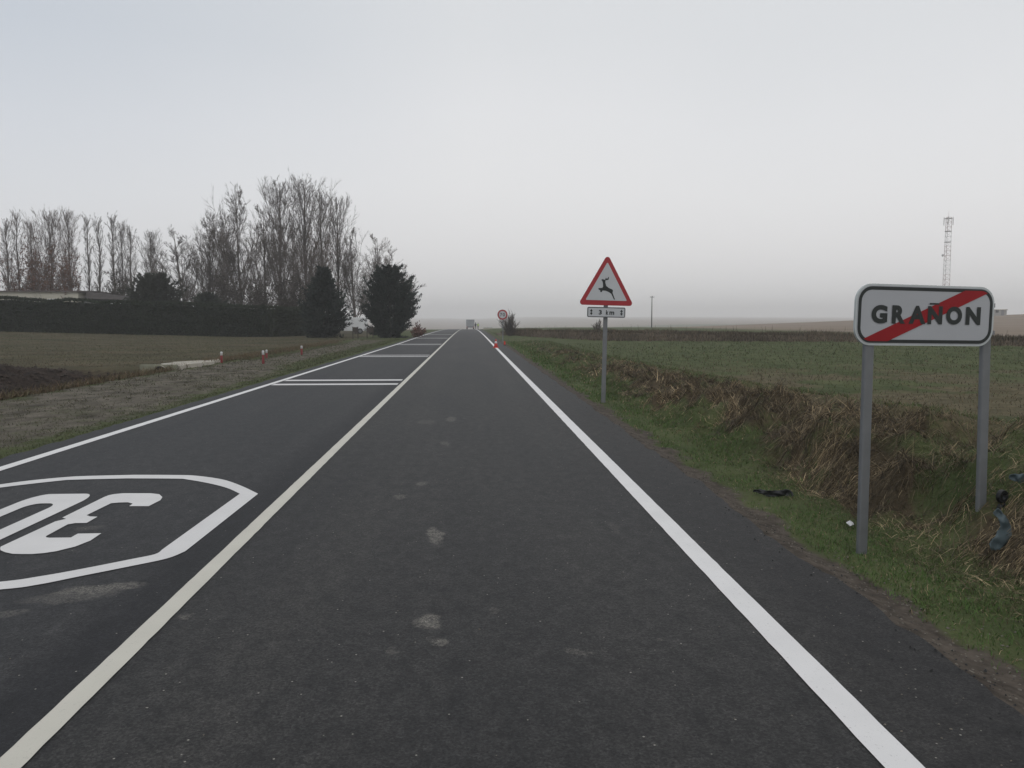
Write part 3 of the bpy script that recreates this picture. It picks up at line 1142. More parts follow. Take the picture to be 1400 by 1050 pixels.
pR = on_z(533, 461)
evergreen('conifer_tree', 'broad dark green conifer closest to the road edge, rounded and bushy', 'conifer', (pR.x, pR.y, gz(pR.x, pR.y)), 6.15,
          [(0, 1.25), (.08, 1.7), (.2, 2.12), (.4, 2.2), (.6, 1.85), (.75, 1.35), (.88, .9), (1, .35)], 560, 60, 3, 'conifers at the end of the hedge')
pL = on_z(443, 461)
evergreen('conifer_tree', 'narrower dark conifer with thin pointed top beside the hedge end', 'conifer', (pL.x, pL.y, gz(pL.x, pL.y)), 6.1,
          [(0, 1.5), (.1, 1.75), (.3, 1.75), (.45, 1.5), (.6, 1.1), (.75, .8), (.88, .5), (1, .15)], 420, 60, 5, 'conifers at the end of the hedge')
pS = at_y(213, 420, 84)
evergreen('evergreen_shrub', 'dark rounded evergreen tree rising just behind the long hedge', 'evergreen tree', (pS.x, pS.y, gz(pS.x, pS.y)), 5.6,
          [(0, 1.8), (.3, 2.6), (.6, 2.2), (.8, 1.4), (.92, .8), (1, .3)], 420, 50, 9, dark=(.018, .02, .015), light=(.036, .042, .028), size=.3)
pS = at_y(285, 420, 86)
evergreen('evergreen_shrub', 'small dark evergreen shrub behind hedge below the tall bare trees', 'evergreen shrub', (pS.x, pS.y, gz(pS.x, pS.y)), 3.9,
          [(0, 1.3), (.3, 1.7), (.7, 1.3), (1, .3)], 200, 40, 10, dark=(.014, .02, .014), light=(.032, .042, .028), size=.3)

# long clipped hedge
A = on_z(-60, 449.5, .58)
A = Vector((-47.5, 75.5, 0))
B = Vector((-19.6, 78.2, 0))
C = Vector((-16.2, 87.5, 0))
hedge = thing('hedge', 'long clipped dark green hedge across the back of the left field', 'hedge', (0, 0, 0))


def hedge_run(P0, P1, h0, h1, thick, dens, seed, name, dark, light):
    r = np.random.default_rng(seed)
    d = (P1 - P0)
    ln = d.length
    d.normalize()
    nrm = Vector((d.y, -d.x, 0))              # towards the viewer
    nseg = int(ln)
    vs, fs = [], []
    for k in range(nseg + 1):
        f = k / nseg
        p = P0 + d * (ln * f)
        g0 = gz(p.x, p.y)
        hh = h0 + (h1 - h0) * f + .05 * math.sin(k * 1.3)
        for off, z in ((thick * .45, -.1), (thick * .46, hh - .15), (-thick * .46, hh - .15), (-thick * .45, -.1)):
            q = p + nrm * off
            vs.append((q.x, q.y, g0 + z))
    for k in range(nseg):
        for j in range(3):
            fs.append((k * 4 + j, k * 4 + 4 + j, k * 4 + 5 + j, k * 4 + 1 + j))
    fs += [(0, 1, 2, 3), tuple(nseg * 4 + j for j in (3, 2, 1, 0))]
    # leaves over the face, the top and the ends
    nf = int(dens * ln)
    f = r.uniform(0, 1, nf)
    side = r.uniform(0, 1, nf)
    hh = h0 + (h1 - h0) * f + .06 * np.sin(f * ln * 1.3) + (fbm(f * ln * .9, f * 0, seed) - .5) * .22
    off = np.where(side < .62, thick * .5, r.uniform(-.5, .5, nf) * thick)
    z = np.where(side < .62, r.uniform(0, 1, nf) * hh, hh)
    z = np.where(side > .9, r.uniform(0, 1, nf) * hh, z)
    f = np.where((side > .95), 1.0, np.where(side > .9, 0.0, f))
    px = P0.x + d.x * ln * f + nrm.x * off
    py = P0.y + d.y * ln * f + nrm.y * off
    g0 = terrain(px, py)
    P = np.stack([px, py, g0 + z], -1) + r.normal(0, .05, (nf, 3))
    D = np.stack([np.full(nf, nrm.x) * (side < .62), np.full(nf, nrm.y) * (side < .62), .6 + (side >= .62) * .8], -1)
    Vq = sprays(P, D, .17, .09, .6, seed + 3)
    tone = .6 * fbm(f * ln * .7, z * 1.2, seed + 5) + .5 * r.uniform(0, 1, nf)
    colr = np.array(dark) + (np.array(light) - np.array(dark)) * tone[:, None]
    me_ = quads_mesh(name, Vq, M_LEAF, colr)
    o_ = obj(name, me_, hedge)
    MB().add(vs, fs).build('hedge_core', material('hedge_core', tuple(np.array(dark) * 1.0), .95, .2, 5), o_)


hedge_run(A, B, 3.0, 2.85, 1.3, 900, 31, 'foliage', (.008, .014, .007), (.026, .039, .019))
hedge_run(B + Vector((.3, .3, 0)), C, 2.8, 2.7, 1.2, 700, 33, 'foliage', (.012, .017, .008), (.032, .043, .021))


# bare trees
def bare_mesh(seed, h, w, kind, n_prim, twig=.018):
    r = random.Random(seed)
    tb, cb_ = MB(), MB()

    def perp(d):
        a = Vector((r.uniform(-1, 1), r.uniform(-1, 1), r.uniform(-1, 1)))
        q = d.cross(a)
        return q.normalized() if q.length > 1e-3 else Vector((1, 0, 0))

    def branch(p, d, ln, r0, level, mb_, up):
        npt = 5 if level <= 1 else (4 if level == 2 else 3)
        pts, q, dd = [p], p.copy(), d.copy()
        for i in range(npt - 1):
            dd = (dd + Vector((0, 0, up)) + perp(dd) * r.uniform(0, .16)).normalized()
            q = q + dd * (ln / (npt - 1))
            pts.append(q.copy())
        rs = [r0 * (1 - .75 * i / (npt - 1)) for i in range(npt)]
        mb_.tube(pts, rs, 5 if level <= 1 else 3, cap=False)
        return pts

    def pt(pts, f):
        x = f * (len(pts) - 1)
        i = min(int(x), len(pts) - 2)
        return pts[i].lerp(pts[i + 1], x - i), (pts[i + 1] - pts[i]).normalized()

    def grow(pts, ln, r0, level, up):
        if level > 3:
            return
        cnt = {1: 9, 2: 9, 3: 6}[level]
        for k in range(cnt):
            f = r.uniform(.18, 1.0)
            p, d = pt(pts, f)
            a = math.radians(r.uniform(16, 40) if kind == 'poplar' else r.uniform(22, 55))
            dd = (d * math.cos(a) + perp(d) * math.sin(a)).normalized()
            l2 = ln * r.uniform(.32, .6) * (1.15 - .5 * f)
            r2 = max(twig * .75, r0 * .5)
            q = branch(p, dd, l2, r2, level + 1, cb_, up)
            grow(q, l2, r2, level + 1, up)

    lean = Vector((r.uniform(-.02, .02), r.uniform(-.02, .02), 0))
    if kind == 'poplar':
        tr = [Vector((0, 0, -.3))]
        for i in range(1, 8):
            z = h * .97 * i / 7
            tr.append(Vector((lean.x * z + r.uniform(-.1, .1), lean.y * z + r.uniform(-.1, .1), z)))
        tb.tube(tr, [h * .0135 * (1 - .9 * i / 7) + .015 for i in range(8)], 7, cap=False)
        for k in range(n_prim):
            f = .10 + .86 * (k + r.random()) / n_prim
            p, d = pt(tr, f)
            az = k * 2.4 + r.uniform(-.4, .4)
            a = math.radians(r.uniform(14, 30))
            dd = Vector((math.cos(az) * math.sin(a), math.sin(az) * math.sin(a), math.cos(a)))
            ln = min(w * .5 / math.sin(a) * r.uniform(.65, 1.05), h * (1.0 - f) * 1.0 + h * .05)
            r0 = max(.03, h * .0045 * (1.1 - f))
            q = branch(p, dd, ln, r0, 1, tb, .05)
            grow(q, ln * .62, r0, 2, .06)
    else:
        z0 = h * r.uniform(.10, .18)
        tr = [Vector((0, 0, -.3)), Vector((.05, 0, z0 * .5)), Vector((lean.x * 8, lean.y * 8, z0)), Vector((lean.x * 30, lean.y * 20, h * .45)), Vector((lean.x * 36, lean.y * 30, h * .93))]
        tb.tube(tr, [h * .02, h * .017, h * .0145, h * .008, .02], 8, cap=False)
        for k in range(n_prim):
            f = .30 + .66 * (k + r.random()) / n_prim
            p, d = pt(tr, f)
            az = k * 2.4 + r.uniform(-.5, .5)
            a = math.radians(r.uniform(28, 58) * (1.1 - .5 * f))
            dd = Vector((math.cos(az) * math.sin(a), math.sin(az) * math.sin(a), math.cos(a)))
            zt = h * r.uniform(.72, 1.0) - p.z
            ln = max(h * .14, min(zt / max(.35, dd.z + .22), w * .62 / math.sin(a) * r.uniform(.75, 1.0)))
            r0 = max(.035, h * .0062 * (1.25 - f))
            q = branch(p, dd, ln, r0, 1, tb, .14)
            grow(q, ln * .7, r0, 1 if k % 3 == 0 else 2, .13)
            for j in range(3):
                pp_, d_ = pt(q, r.uniform(.2, .7))
                l2 = ln * r.uniform(.35, .55)
                q2 = branch(pp_, (d_ + perp(d_) * .7).normalized(), l2, r0 * .55, 2, tb, .13)
                grow(q2, l2 * .8, r0 * .4, 2, .13)
    zm = sorted(p[2] for p in cb_.v)[-40]
    for q_ in (tb, cb_):                      # bring the real top to the asked height
        q_.v = [(x, y, z * h / zm if z > 0 else z) for x, y, z in q_.v]
    ww = np.abs(np.array([p[:2] for p in cb_.v]))
    wid_ = float(np.percentile(ww.max(1), 96)) * 1.85
    return tb.mesh('trunk', M_BARK, True), cb_.mesh('crown', M_TWIG), wid_


POP = [bare_mesh(100 + i, 15, w, 'poplar', n_) for i, (w, n_) in enumerate(((1.9, 46), (3.2, 52), (4.2, 58), (5.0, 60)))]
SPR = [bare_mesh(200 + i, 15, w, 'spread', n_) for i, (w, n_) in enumerate(((8, 20), (7, 22), (9, 20), (6, 22)))]


def plant(name, label, px, top, Y, meshes, base_w, width_px, rz, group, warm=False, tilt=0.0):
    p = at_y(px, 440, Y)
    g0 = gz(p.x, p.y)
    h = EYE + (437 - top) * Y / FPX - g0
    w = width_px * Y / FPX
    t_ = thing(name, label, 'tree', (p.x, p.y, g0), rz, group)
    s = h / 15.0
    sw = w / meshes[2]
    t_.scale = (sw, sw, s)
    t_.rotation_euler = (0, tilt, rz)
    tr_ = obj('trunk', meshes[0], t_)
    cr_ = obj('crown', meshes[1], t_)
    if warm:
        cr_.material_slots[0].link = 'OBJECT'
        cr_.material_slots[0].material = M_TWIG_WARM
    return t_


GP = 'bare trees standing behind the hedge'
W_ = (1.9, 3.2, 4.2, 5.0)
WS = (8, 7, 9, 6)
poplars = [
    (15, 303, 120, 1, 20, 'slender bare poplar at the far left end of the tree row'),
    (29, 291, 122, 0, 13, 'very thin bare poplar, second from the left end, a sharp spire'),
    (47, 304, 116, 2, 26, 'bushy bare poplar between the thin spire and the tall one over the house'),
    (74, 289, 118, 3, 36, 'tall broad bare poplar rising over middle of the pale house'),
    (100, 289, 114, 2, 28, 'tall bare poplar over right end of the pale house wall'),
    (124, 297, 116, 0, 12, 'thin bare poplar, left one of two single spires with sky around them'),
    (138, 299, 112, 0, 14, 'thin bare poplar, right one of two single spires with sky around them'),
    (159, 295, 112, 0, 15, 'tallest bare poplar in the trio left of the round evergreen'),
    (170, 305, 115, 1, 16, 'middle bare poplar in the trio left of the round evergreen'),
    (181, 311, 112, 1, 17, 'shortest bare poplar of the trio left of the round evergreen'),
    (208, 317, 116, 2, 27, 'bare poplar rising straight out of the dark round evergreen'),
    (384, 247, 100, 3, 52, 'tall bare poplar left of the tallest tree in the main clump'),
    (418, 242, 102, 3, 52, 'tallest bare tree of all, in the middle of the main clump'),
    (440, 262, 98, 2, 36, 'tall bare poplar directly behind the pointed conifer'),
    (463, 268, 100, 2, 36, 'bare poplar just right of the pointed conifer, edge of the main clump'),
]
for i, (px, top, Y, k, wpx, lab) in enumerate(poplars):
    plant('bare_poplar', lab, px, top, Y, POP[k], W_[k], wpx, i * 1.7, GP, i < 5)
spreads = [
    (260, 312, 96, 0, 76, 'spreading bare tree with limbs fanning left at the clump edge', -.08),
    (284, 300, 98, 1, 66, 'medium bare tree between the fanning one and the forked one', 0),
    (307, 283, 96, 2, 60, 'bare tree with arched side limbs left of the forked tall tree', -.03),
    (333, 257, 94, 1, 62, 'tall forked bare tree with thick dark trunk left in the main clump', 0),
    (362, 285, 92, 3, 52, 'shorter bare tree between the forked one and the tall poplars', 0),
    (402, 300, 90, 2, 60, 'low broad bare tree in front of the tallest poplars', 0),
    (487, 312, 98, 3, 44, 'bare tree in the gap between the two conifers', 0),
    (515, 322, 104, 3, 46, 'small bare tree with dense top half hidden by the bushy conifer', 0),
    (549, 362, 104, 3, 40, 'little bare tree peeping out right of the bushy conifer', 0),
    (432, 318, 92, 0, 62, 'low bare tree whose limbs surround the pointed conifer', 0),
]
for i, (px, top, Y, k, wpx, lab, tl) in enumerate(spreads):
    plant('bare_tree', lab, px, top, Y, SPR[k], WS[k], wpx, i * 2.1 + .5, GP, i > 6, tl)


def bush(name, label, cat, base, h, w, seed, leafcol=None, n_stem=26, group=None):
    """bare shrub of many stems, optionally holding dead leaves"""
    r = random.Random(seed)
    t_ = thing(name, label, cat, base, 0, group)
    mb_ = MB()
    tips = []
    for k in range(n_stem):
        az = r.uniform(0, 6.28)
        a = r.uniform(.05, .95)
        d = Vector((math.cos(az) * math.sin(a), math.sin(az) * math.sin(a), math.cos(a)))
        ln = h * r.uniform(.55, 1.05)
        p0 = Vector((r.uniform(-.1, .1) * w, r.uniform(-.1, .1) * w, -.1))
        sx = w / h
        pts = [p0 + Vector((d.x * ln * f * sx, d.y * ln * f * sx, d.z * ln * f * (1 + .1 * f))) for f in (0, .35, .7, 1)]
        mb_.tube(pts, [.03, .022, .015, .008], 4, cap=False)
        for j in range(9):
            f = r.uniform(.3, 1)
            q = pts[0].lerp(pts[3], f)
            dd = (d + Vector((r.uniform(-.8, .8), r.uniform(-.8, .8), r.uniform(-.1, .8)))).normalized()
            l2 = h * r.uniform(.12, .3)
            mb_.tube([q, q + dd * l2 * .5, q + dd * l2 + Vector((0, 0, .03))], [.014, .011, .006], 3, cap=False)
            tips.append(q + dd * l2 * r.uniform(.2, 1))
    mb_.build('stems', M_TWIG, t_)
    if leafcol:
        rr = np.random.default_rng(seed)
        P = np.repeat(np.array([p[:] for p in tips]), 14, axis=0) + rr.normal(0, .13, (len(tips) * 14, 3))
        D = rr.normal(0, 1, P.shape) + np.array([0, 0, .2])
        D /= np.linalg.norm(D, axis=1)[:, None]
        cc = np.array(leafcol) * rr.uniform(.6, 1.3, (len(P), 1))
        obj('crown', quads_mesh('crown', sprays(P, D, .16, .1, .3, seed + 1), M_LEAF, cc), t_)
    return t_


RUST = (.115, .055, .035)
for px, top, Y, w, sd, lab in ((47, 345, 100, 4.6, 1, 'rusty leaved small tree in front of the left part of the house'),
                               (86, 357, 98, 4.4, 2, 'rusty leaved small tree in front of the house gable end')):
    p = at_y(px, 440, Y)
    g0 = gz(p.x, p.y)
    bush('rusty_tree', lab, 'small tree', (p.x, p.y, g0), EYE + (437 - top) * Y / FPX - g0, w, sd, RUST, 40, 'rusty leaved trees by the pale house')
for px, top, Y, w, sd, lab in ((355, 385, 88, 3.8, 3, 'dark twiggy thicket above the hedge just right of the forked bare tree'),
                               (310, 388, 90, 3.6, 4, 'low dark thicket above the hedge below the tree with arched side limbs'),
                               (400, 388, 88, 3.6, 14, 'dark thicket above the right end of the hedge by the pointed conifer'),
                               (165, 385, 100, 3.5, 6, 'pale twiggy thicket at the right end of the porch roof')):
    p = at_y(px, 440, Y)
    g0 = gz(p.x, p.y)
    bush('thicket', lab, 'shrub', (p.x, p.y, g0), EYE + (437 - top) * Y / FPX - g0, w, sd, (.05, .042, .034), 34, 'dark thickets behind the hedge')
p = on_z(697, 452)
p = at_y(697, 450, 80)
bush('bare_shrub', 'dark twiggy shrub right behind the round 70 sign', 'shrub', (p.x, p.y, gz(p.x, p.y)), 2.1, 1.5, 21, None, 80)
p = at_y(817, 447, 62)
bush('bare_shrub', 'tiny bare shrub on the brown bank under the 3 km plate', 'shrub', (p.x, p.y, gz(p.x, p.y) - .1), 1.0, .8, 22, None, 16)
p = at_y(569, 446, 74)
bush('bare_shrub', 'reddish twig shrub low beside the bushy conifer, toward the road', 'shrub', (p.x, p.y, gz(p.x, p.y)), 1.2, 1.3, 23, (.16, .085, .07), 5)

# ------------------------------------------------------------------ house behind the hedge
M_WALL = material('pale_render', (.46, .44, .375), .9, .07, 1.2, .2)
M_ROOF = material('grey_brown_tiles', (.105, .09, .085), .85, .2, 3, .2, bump=.3, stretch=(1, 4, 1))
hp_ = at_y(55, 405, 96)
hz0 = gz(-48, 96)
zw = at_y(55, 397.5, 96).z - hz0
xl_ = at_y(-60, 405, 96).x
xr_ = at_y(107, 405, 96).x
xo = at_y(163, 405, 96).x
hs = thing('house', 'low pale rendered house with grey roof behind the hedge', 'house', (xl_, 96, hz0))
Wd = xr_ - xl_
MB().box((0, 0, -.3), (Wd, 8, zw)).build('wall', M_WALL, hs)
mb = MB()
mb.add([(-.5, -.25, zw + .003), (Wd + .4, -.25, zw + .003), (Wd + .4, 4, zw + .12), (-.5, 4, zw + .12), (Wd + .4, 8.6, zw + .003), (-.5, 8.6, zw + .003),
        (-.5, -.25, zw - .14), (Wd + .4, -.25, zw - .14), (Wd + .4, 8.6, zw - .14), (-.5, 8.6, zw - .14)],
       [(0, 1, 2, 3), (3, 2, 4, 5), (6, 7, 1, 0), (7, 8, 4, 2, 1), (8, 9, 5, 4), (9, 6, 0, 3, 5), (9, 8, 7, 6)])
mb.build('roof', M_ROOF, hs)
for q in (Wd * .25, Wd * .55, Wd * .8):
    wo = MB().box((q - .6, -.05, zw - 2.2), (q + .6, -.003, zw - 1.0)).build('window', M_GLASS, hs)
    MB().ring([(q - .68, zw - 2.28), (q + .68, zw - 2.28), (q + .68, zw - .92), (q - .68, zw - .92)], [(q - .6, zw - 2.2), (q + .6, zw - 2.2), (q + .6, zw - 1.0), (q - .6, zw - 1.0)], -.08, -.055).build('frame', M_WHITE, wo)
# porch at the right end
pd = xo - xr_
mb = MB()
mb.add([(Wd + .45, 1, zw - .1), (Wd + .25 + pd, 1, zw - .62), (Wd + .25 + pd, 6, zw - .62), (Wd + .45, 6, zw - .1),
        (Wd + .45, .7, zw - .85), (Wd + .25 + pd, .7, zw - 1.02), (Wd + .25 + pd, 6, zw - 1.2), (Wd + .45, 6, zw - 1.2)],
       [(0, 1, 2, 3), (4, 5, 1, 0), (5, 6, 2, 1), (6, 7, 3, 2), (7, 4, 0, 3), (7, 6, 5, 4)])
mb.build('porch_roof', material('dark_porch_tiles', (.075, .068, .066), .85, .25, 4, .2), hs)
MB().box((Wd + .45, .5, zw - 1.38), (Wd + .05 + pd, .66, zw - 1.2)).build('porch_beam', M_WHITE, hs)
for q in (Wd + .8, Wd + pd - .2):
    MB().box((q - .1, .72, -.3), (q + .1, .92, zw - 1.39)).build('porch_post', M_WHITE, hs)


# ------------------------------------------------------------------ vehicles
def wheel(parent, x, y, r, w):
    ty = MB().tube([(x - w / 2, y, r), (x + w / 2, y, r)], r, 20).build('wheel', M_TYRE, parent)
    MB().tube([(x - w / 2 - .006, y, r), (x + w / 2 + .006, y, r)], r * .58, 16).build('rim', M_STEEL, ty)


def extr_x(mb, prof, x0, x1):                 # profile in (y,z)
    n = len(prof)
    mb.add([(x0, y, z) for y, z in prof] + [(x1, y, z) for y, z in prof],
           [tuple(range(n - 1, -1, -1)), tuple(range(n, 2 * n))] + [(i, (i + 1) % n, n + (i + 1) % n, n + i) for i in range(n)])
    return mb


# white van parked between the conifers, nose to the viewer's right
vp = at_y(479, 450, 97)
vg = gz(vp.x, vp.y)
van = thing('parked_van', 'white van parked on the grass behind the pointed conifer', 'van', (vp.x - .5, vp.y, vg), math.radians(112))
prof = [(-2.4, .35), (2.35, .35), (2.4, .8), (1.75, 1.05), (1.15, 1.85), (.9, 1.95), (-2.3, 1.95), (-2.42, 1.6)]
extr_x(MB(), prof, -.88, .88).build('body', M_WHITE, van, bevel=.06)
for sx in (-.895, .895):
    extr_x(MB(), [(1.55, 1.12), (1.10, 1.75), (.35, 1.75), (.35, 1.12)], min(sx, sx * .985), max(sx, sx * .985)).build('side_window', M_GLASS, van)
    for wy in (-1.45, 1.45):
        wheel(van, sx * .93, wy, .33, .2)
    MB().box((sx * .72 - .12, 2.37, .72), (sx * .72 + .12, 2.43, .84)).build('headlight', M_ALU, van)
MB().add([(-.74, 1.80, 1.06), (.74, 1.80, 1.06), (.68, 1.235, 1.80), (-.68, 1.235, 1.80)], [(0, 1, 2, 3)]).build('windscreen', M_GLASS, van)
MB().box((-.9, 2.33, .33), (.9, 2.47, .52)).build('bumper', M_STEEL_DARK, van, bevel=.03)

M_TRUCK = material('pale_grey_paint', (.26, .27, .28), .6, .1, 2)  # even pale grey, darker than the white paint
# box truck far down the right lane, rear view
ty_ = 205
tp_ = at_y(643, 446, ty_)
tg = float(profile(ty_))
tk = thing('box_truck', 'pale box truck seen from behind far down the road', 'truck', (tp_.x, ty_, tg))
MB().box((-1.05, 0, .75), (1.05, 4.2, 2.45)).build('cargo_box', material('pale_grey_panel', (.24, .255, .265), .6, .06, 2), tk, bevel=.03)  # cargo box in one even pale grey
for sx in (-1, 1):
    MB().box((sx * .52 - .48, -.03, .82), (sx * .52 + .48, -.003, 2.36)).build('rear_door', M_TRUCK, tk)
    MB().box((sx * .85 - .13, -.08, .52), (sx * .85 + .13, -.02, .64)).build('tail_light', M_ORANGE, tk)
    for wy in (.8, 4.9):
        wheel(tk, sx * .82, wy, .42, .3)
extr_x(MB(), [(4.3, .55), (6.0, .55), (6.05, 1.3), (5.6, 2.15), (4.3, 2.2)], -1.0, 1.0).build('cab', M_WHITE, tk, bevel=.05)
MB().box((-.95, -.02, .50), (.95, 5.8, .74)).build('chassis', M_STEEL_DARK, tk)
MB().box((-1.0, -.12, .42), (1.0, -.025, .51)).build('rear_bumper', M_STEEL_DARK, tk)


# ------------------------------------------------------------------ people by the truck
def person(label, loc, rz, top_m, leg_m, vest_m=None):
    J = [((0, 0, .95), .13), ((0, 0, 1.12), .125), ((0, .01, 1.36), .15), ((0, .01, 1.50), .06), ((0, -.01, 1.60), .085), ((0, -.015, 1.68), .10), ((0, -.01, 1.745), .07),
         ((.19, .01, 1.43), .065), ((.25, .02, 1.16), .05), ((.24, -.10, .92), .038), ((.24, -.13, .84), .04),
         ((-.19, .01, 1.43), .065), ((-.26, .03, 1.17), .05), ((-.25, -.04, .93), .038), ((-.25, -.06, .85), .04),
         ((.10, 0, .86), .095), ((.115, -.02, .48), .065), ((.12, .02, .09), .045), ((.13, -.12, .035), .04),
         ((-.10, 0, .86), .095), ((-.13, .03, .48), .065), ((-.14, .07, .09), .045), ((-.15, -.07, .035), .04)]
    E_ = [(0, 1), (1, 2), (2, 3), (3, 4), (4, 5), (5, 6), (2, 7), (7, 8), (8, 9), (9, 10), (2, 11), (11, 12), (12, 13), (13, 14), (0, 15), (15, 16), (16, 17), (17, 18), (0, 19), (19, 20), (20, 21), (21, 22)]
    me_ = bpy.data.meshes.new('person')
    me_.from_pydata([j[0] for j in J], E_, [])
    me_.materials.append(leg_m)
    o_ = obj('person', me_)
    o_.modifiers.new('skin', 'SKIN')
    for i, v in enumerate(me_.skin_vertices[0].data):
        v.radius = (J[i][1], J[i][1])
        v.use_root = (i == 0)
    sd = o_.modifiers.new('smooth', 'SUBSURF')
    sd.levels = sd.render_levels = 1
    o_.location = loc
    o_.rotation_euler = (0, 0, rz)
    tag(o_, label, 'person')
    MB().lathe([(.165, .88), (.17, 1.1), (.20, 1.3), (.205, 1.42), (.12, 1.5)], 14).build('vest' if vest_m else 'jacket', vest_m or top_m, o_, True)
    MB().lathe([(.108, 1.66), (.112, 1.72), (.085, 1.785), (.02, 1.80)], 12).build('hair', M_DARK, o_, True)
    return o_


M_HIVIS = material('hi_vis_yellow', (.45, .62, .10), .7, .06, 6)
M_CLOTH = material('dark_cloth', (.035, .04, .045), .9, .1, 8)
q = at_y(653.6, 446, 222)
person('person in yellow hi-vis vest standing beside the far truck', (q.x, 222, float(profile(222))), .4, M_HIVIS, M_CLOTH, M_HIVIS)
q = at_y(650.2, 446, 212)
person('person in dark clothes standing just right of the far truck', (q.x, 212, float(profile(212))), -.6, M_CLOTH, M_CLOTH)

# ------------------------------------------------------------------ small structures on the left
M_POLE = material('weathered_pole', (.13, .125, .12), .85, .1, 3)
M_WOODD = material('dark_wood', (.05, .042, .036), .85, .2, 5, .2)
for px, py, top, w, rz_, lab in ((486, 463, 446, .42, .2, 'dark two legged board beside the track, left of the other one'),
                                 (506, 462, 447, .52, -.1, 'dark two legged board close under the bushy conifer')):
    p = on_z(px, py)
    h = (py - top) * p.y / FPX
    bd = thing('notice_board', lab, 'notice board', (p.x, p.y, gz(p.x, p.y)), rz_, 'dark notice boards at the end of the track')
    for sx in (-1, 1):
        MB().box((sx * w * .5 - .035, -.035, -.1), (sx * w * .5 + .035, .035, h)).build('leg', M_WOODD, bd)
    MB().box((-w * .5 + .036, -.02, h * .55), (w * .5 - .036, .02, h - .04)).build('panel', M_WOODD, bd)
p = on_z(425, 453)
lw = thing('low_wall', 'low pale wall with end pillar at the foot of the hedge end', 'wall', (p.x, p.y, gz(p.x, p.y)), math.radians(8))
MB().box((-.75, -.1, -.1), (1.6, .1, .30)).build('wall_body', M_CONCRETE, lw, bevel=.02)
MB().box((-1.05, -.14, -.1), (-.77, .14, .62)).build('pillar', M_WHITE, lw, bevel=.02)
MB().box((-1.09, -.18, .623), (-.73, .18, .69)).build('cap', M_CONCRETE, lw, bevel=.01)
q = at_y(667, 448, 165)
hwl = thing('headwall', 'short pale concrete headwall far off beside the right verge', 'headwall', (q.x, 165, gz(q.x, 165)))
MB().box((-.9, -.15, -.2), (.9, .15, .36)).build('wall_body', M_CONCRETE, hwl, bevel=.03)
MB().box((-1.0, -.2, .363), (1.0, .2, .46)).build('coping', M_WHITE, hwl, bevel=.02)

# ------------------------------------------------------------------ far right: mast, hut, pole
mt = at_y(1291, 437, 255)
mg0 = gz(mt.x, 255)
htop = at_y(1291, 297, 255).z - mg0
mast = thing('lattice_mast', 'tall thin lattice radio mast with antennas standing behind the town sign', 'mast', (mt.x, 255, mg0), .3)
M_MRED = material('faded_red_steel', (.36, .28, .275), .6, .1, 3)
M_MWHITE = material('faded_white_steel', (.44, .44, .44), .6, .1, 3)
wtop, wbot = .95, 1.25
legs = []
for a in (90, 210, 330):
    legs.append((Vector((math.cos(math.radians(a)), math.sin(math.radians(a)), 0))))
nb_ = 7
for si in range(nb_):
    m_ = M_MRED if si % 2 == 0 else M_MWHITE
    z0, z1 = htop * si / nb_, htop * (si + 1) / nb_
    mb = MB()
    rad = lambda z: wbot + (wtop - wbot) * z / htop
    for l in legs:
        mb.tube([l * rad(z0) + Vector((0, 0, z0)), l * rad(z1) + Vector((0, 0, z1))], .07, 5)
    nd = 3
    for j in range(nd):
        za, zb_ = z0 + (z1 - z0) * j / nd, z0 + (z1 - z0) * (j + 1) / nd
        for i in range(3):
            l0, l1 = legs[i], legs[(i + 1) % 3]
            mb.tube([l0 * rad(za) + Vector((0, 0, za)), l1 * rad(zb_) + Vector((0, 0, zb_))], .035, 4)
            mb.tube([l0 * rad(zb_) + Vector((0, 0, zb_)), l1 * rad(zb_) + Vector((0, 0, zb_))], .035, 4)
    mb.build('lattice_section', m_, mast)
for z, r_ in ((htop * .985, 1.15), (htop * .86, 1.0), (htop * .75, 1.0)):
    MB().lathe([(r_, z), (r_, z + .09)], 12).build('platform', M_STEEL_DARK, mast)
for a, z in ((-20, htop - 1.3), (100, htop - 1.3), (220, htop - 1.3)):
    d = Vector((math.cos(math.radians(a)), math.sin(math.radians(a)), 0)) * 1.5
    MB().box((d.x - .11, d.y - .07, z - 1.2), (d.x + .11, d.y + .07, z + 2.6 - 1.2)).build('antenna', M_MWHITE, mast)
MB().tube([(-1.9, 0, htop * .62), (-1.9, -.35, htop * .62)], [.45, .3], 14).build('dish', M_MWHITE, mast)
MB().tube([(-1.9, .02, htop * .62), (-.9, .4, htop * .62)], .05, 5).build('dish_arm', M_STEEL_DARK, mast)
MB().tube([(0, 0, htop), (0, 0, htop + 2.2)], [.05, .02], 5).build('spike', M_MRED, mast)

bq = at_y(1367, 436, 215)
hg = gz(bq.x, 215)
hh_ = at_y(1367, 423, 215).z - hg
hut = thing('hut', 'small flat roofed grey hut on the hill crest right of the town sign', 'hut', (bq.x, 215, hg), .1)
MB().box((-2.0, 0, -.5), (2.0, 4, hh_ - .2)).build('wall', material('grey_render', (.30, .29, .28), .9, .08, 1), hut)
MB().box((-2.2, -.2, hh_ - .197), (2.2, 4.2, hh_)).build('roof', M_CONCRETE, hut, bevel=.02)
MB().box((.3, -.05, -.4), (1.2, -.004, 1.7)).build('door', M_STEEL_DARK, hut)
MB().box((-1.4, -.05, .8), (-.5, -.004, 1.5)).build('window', M_GLASS, hut)

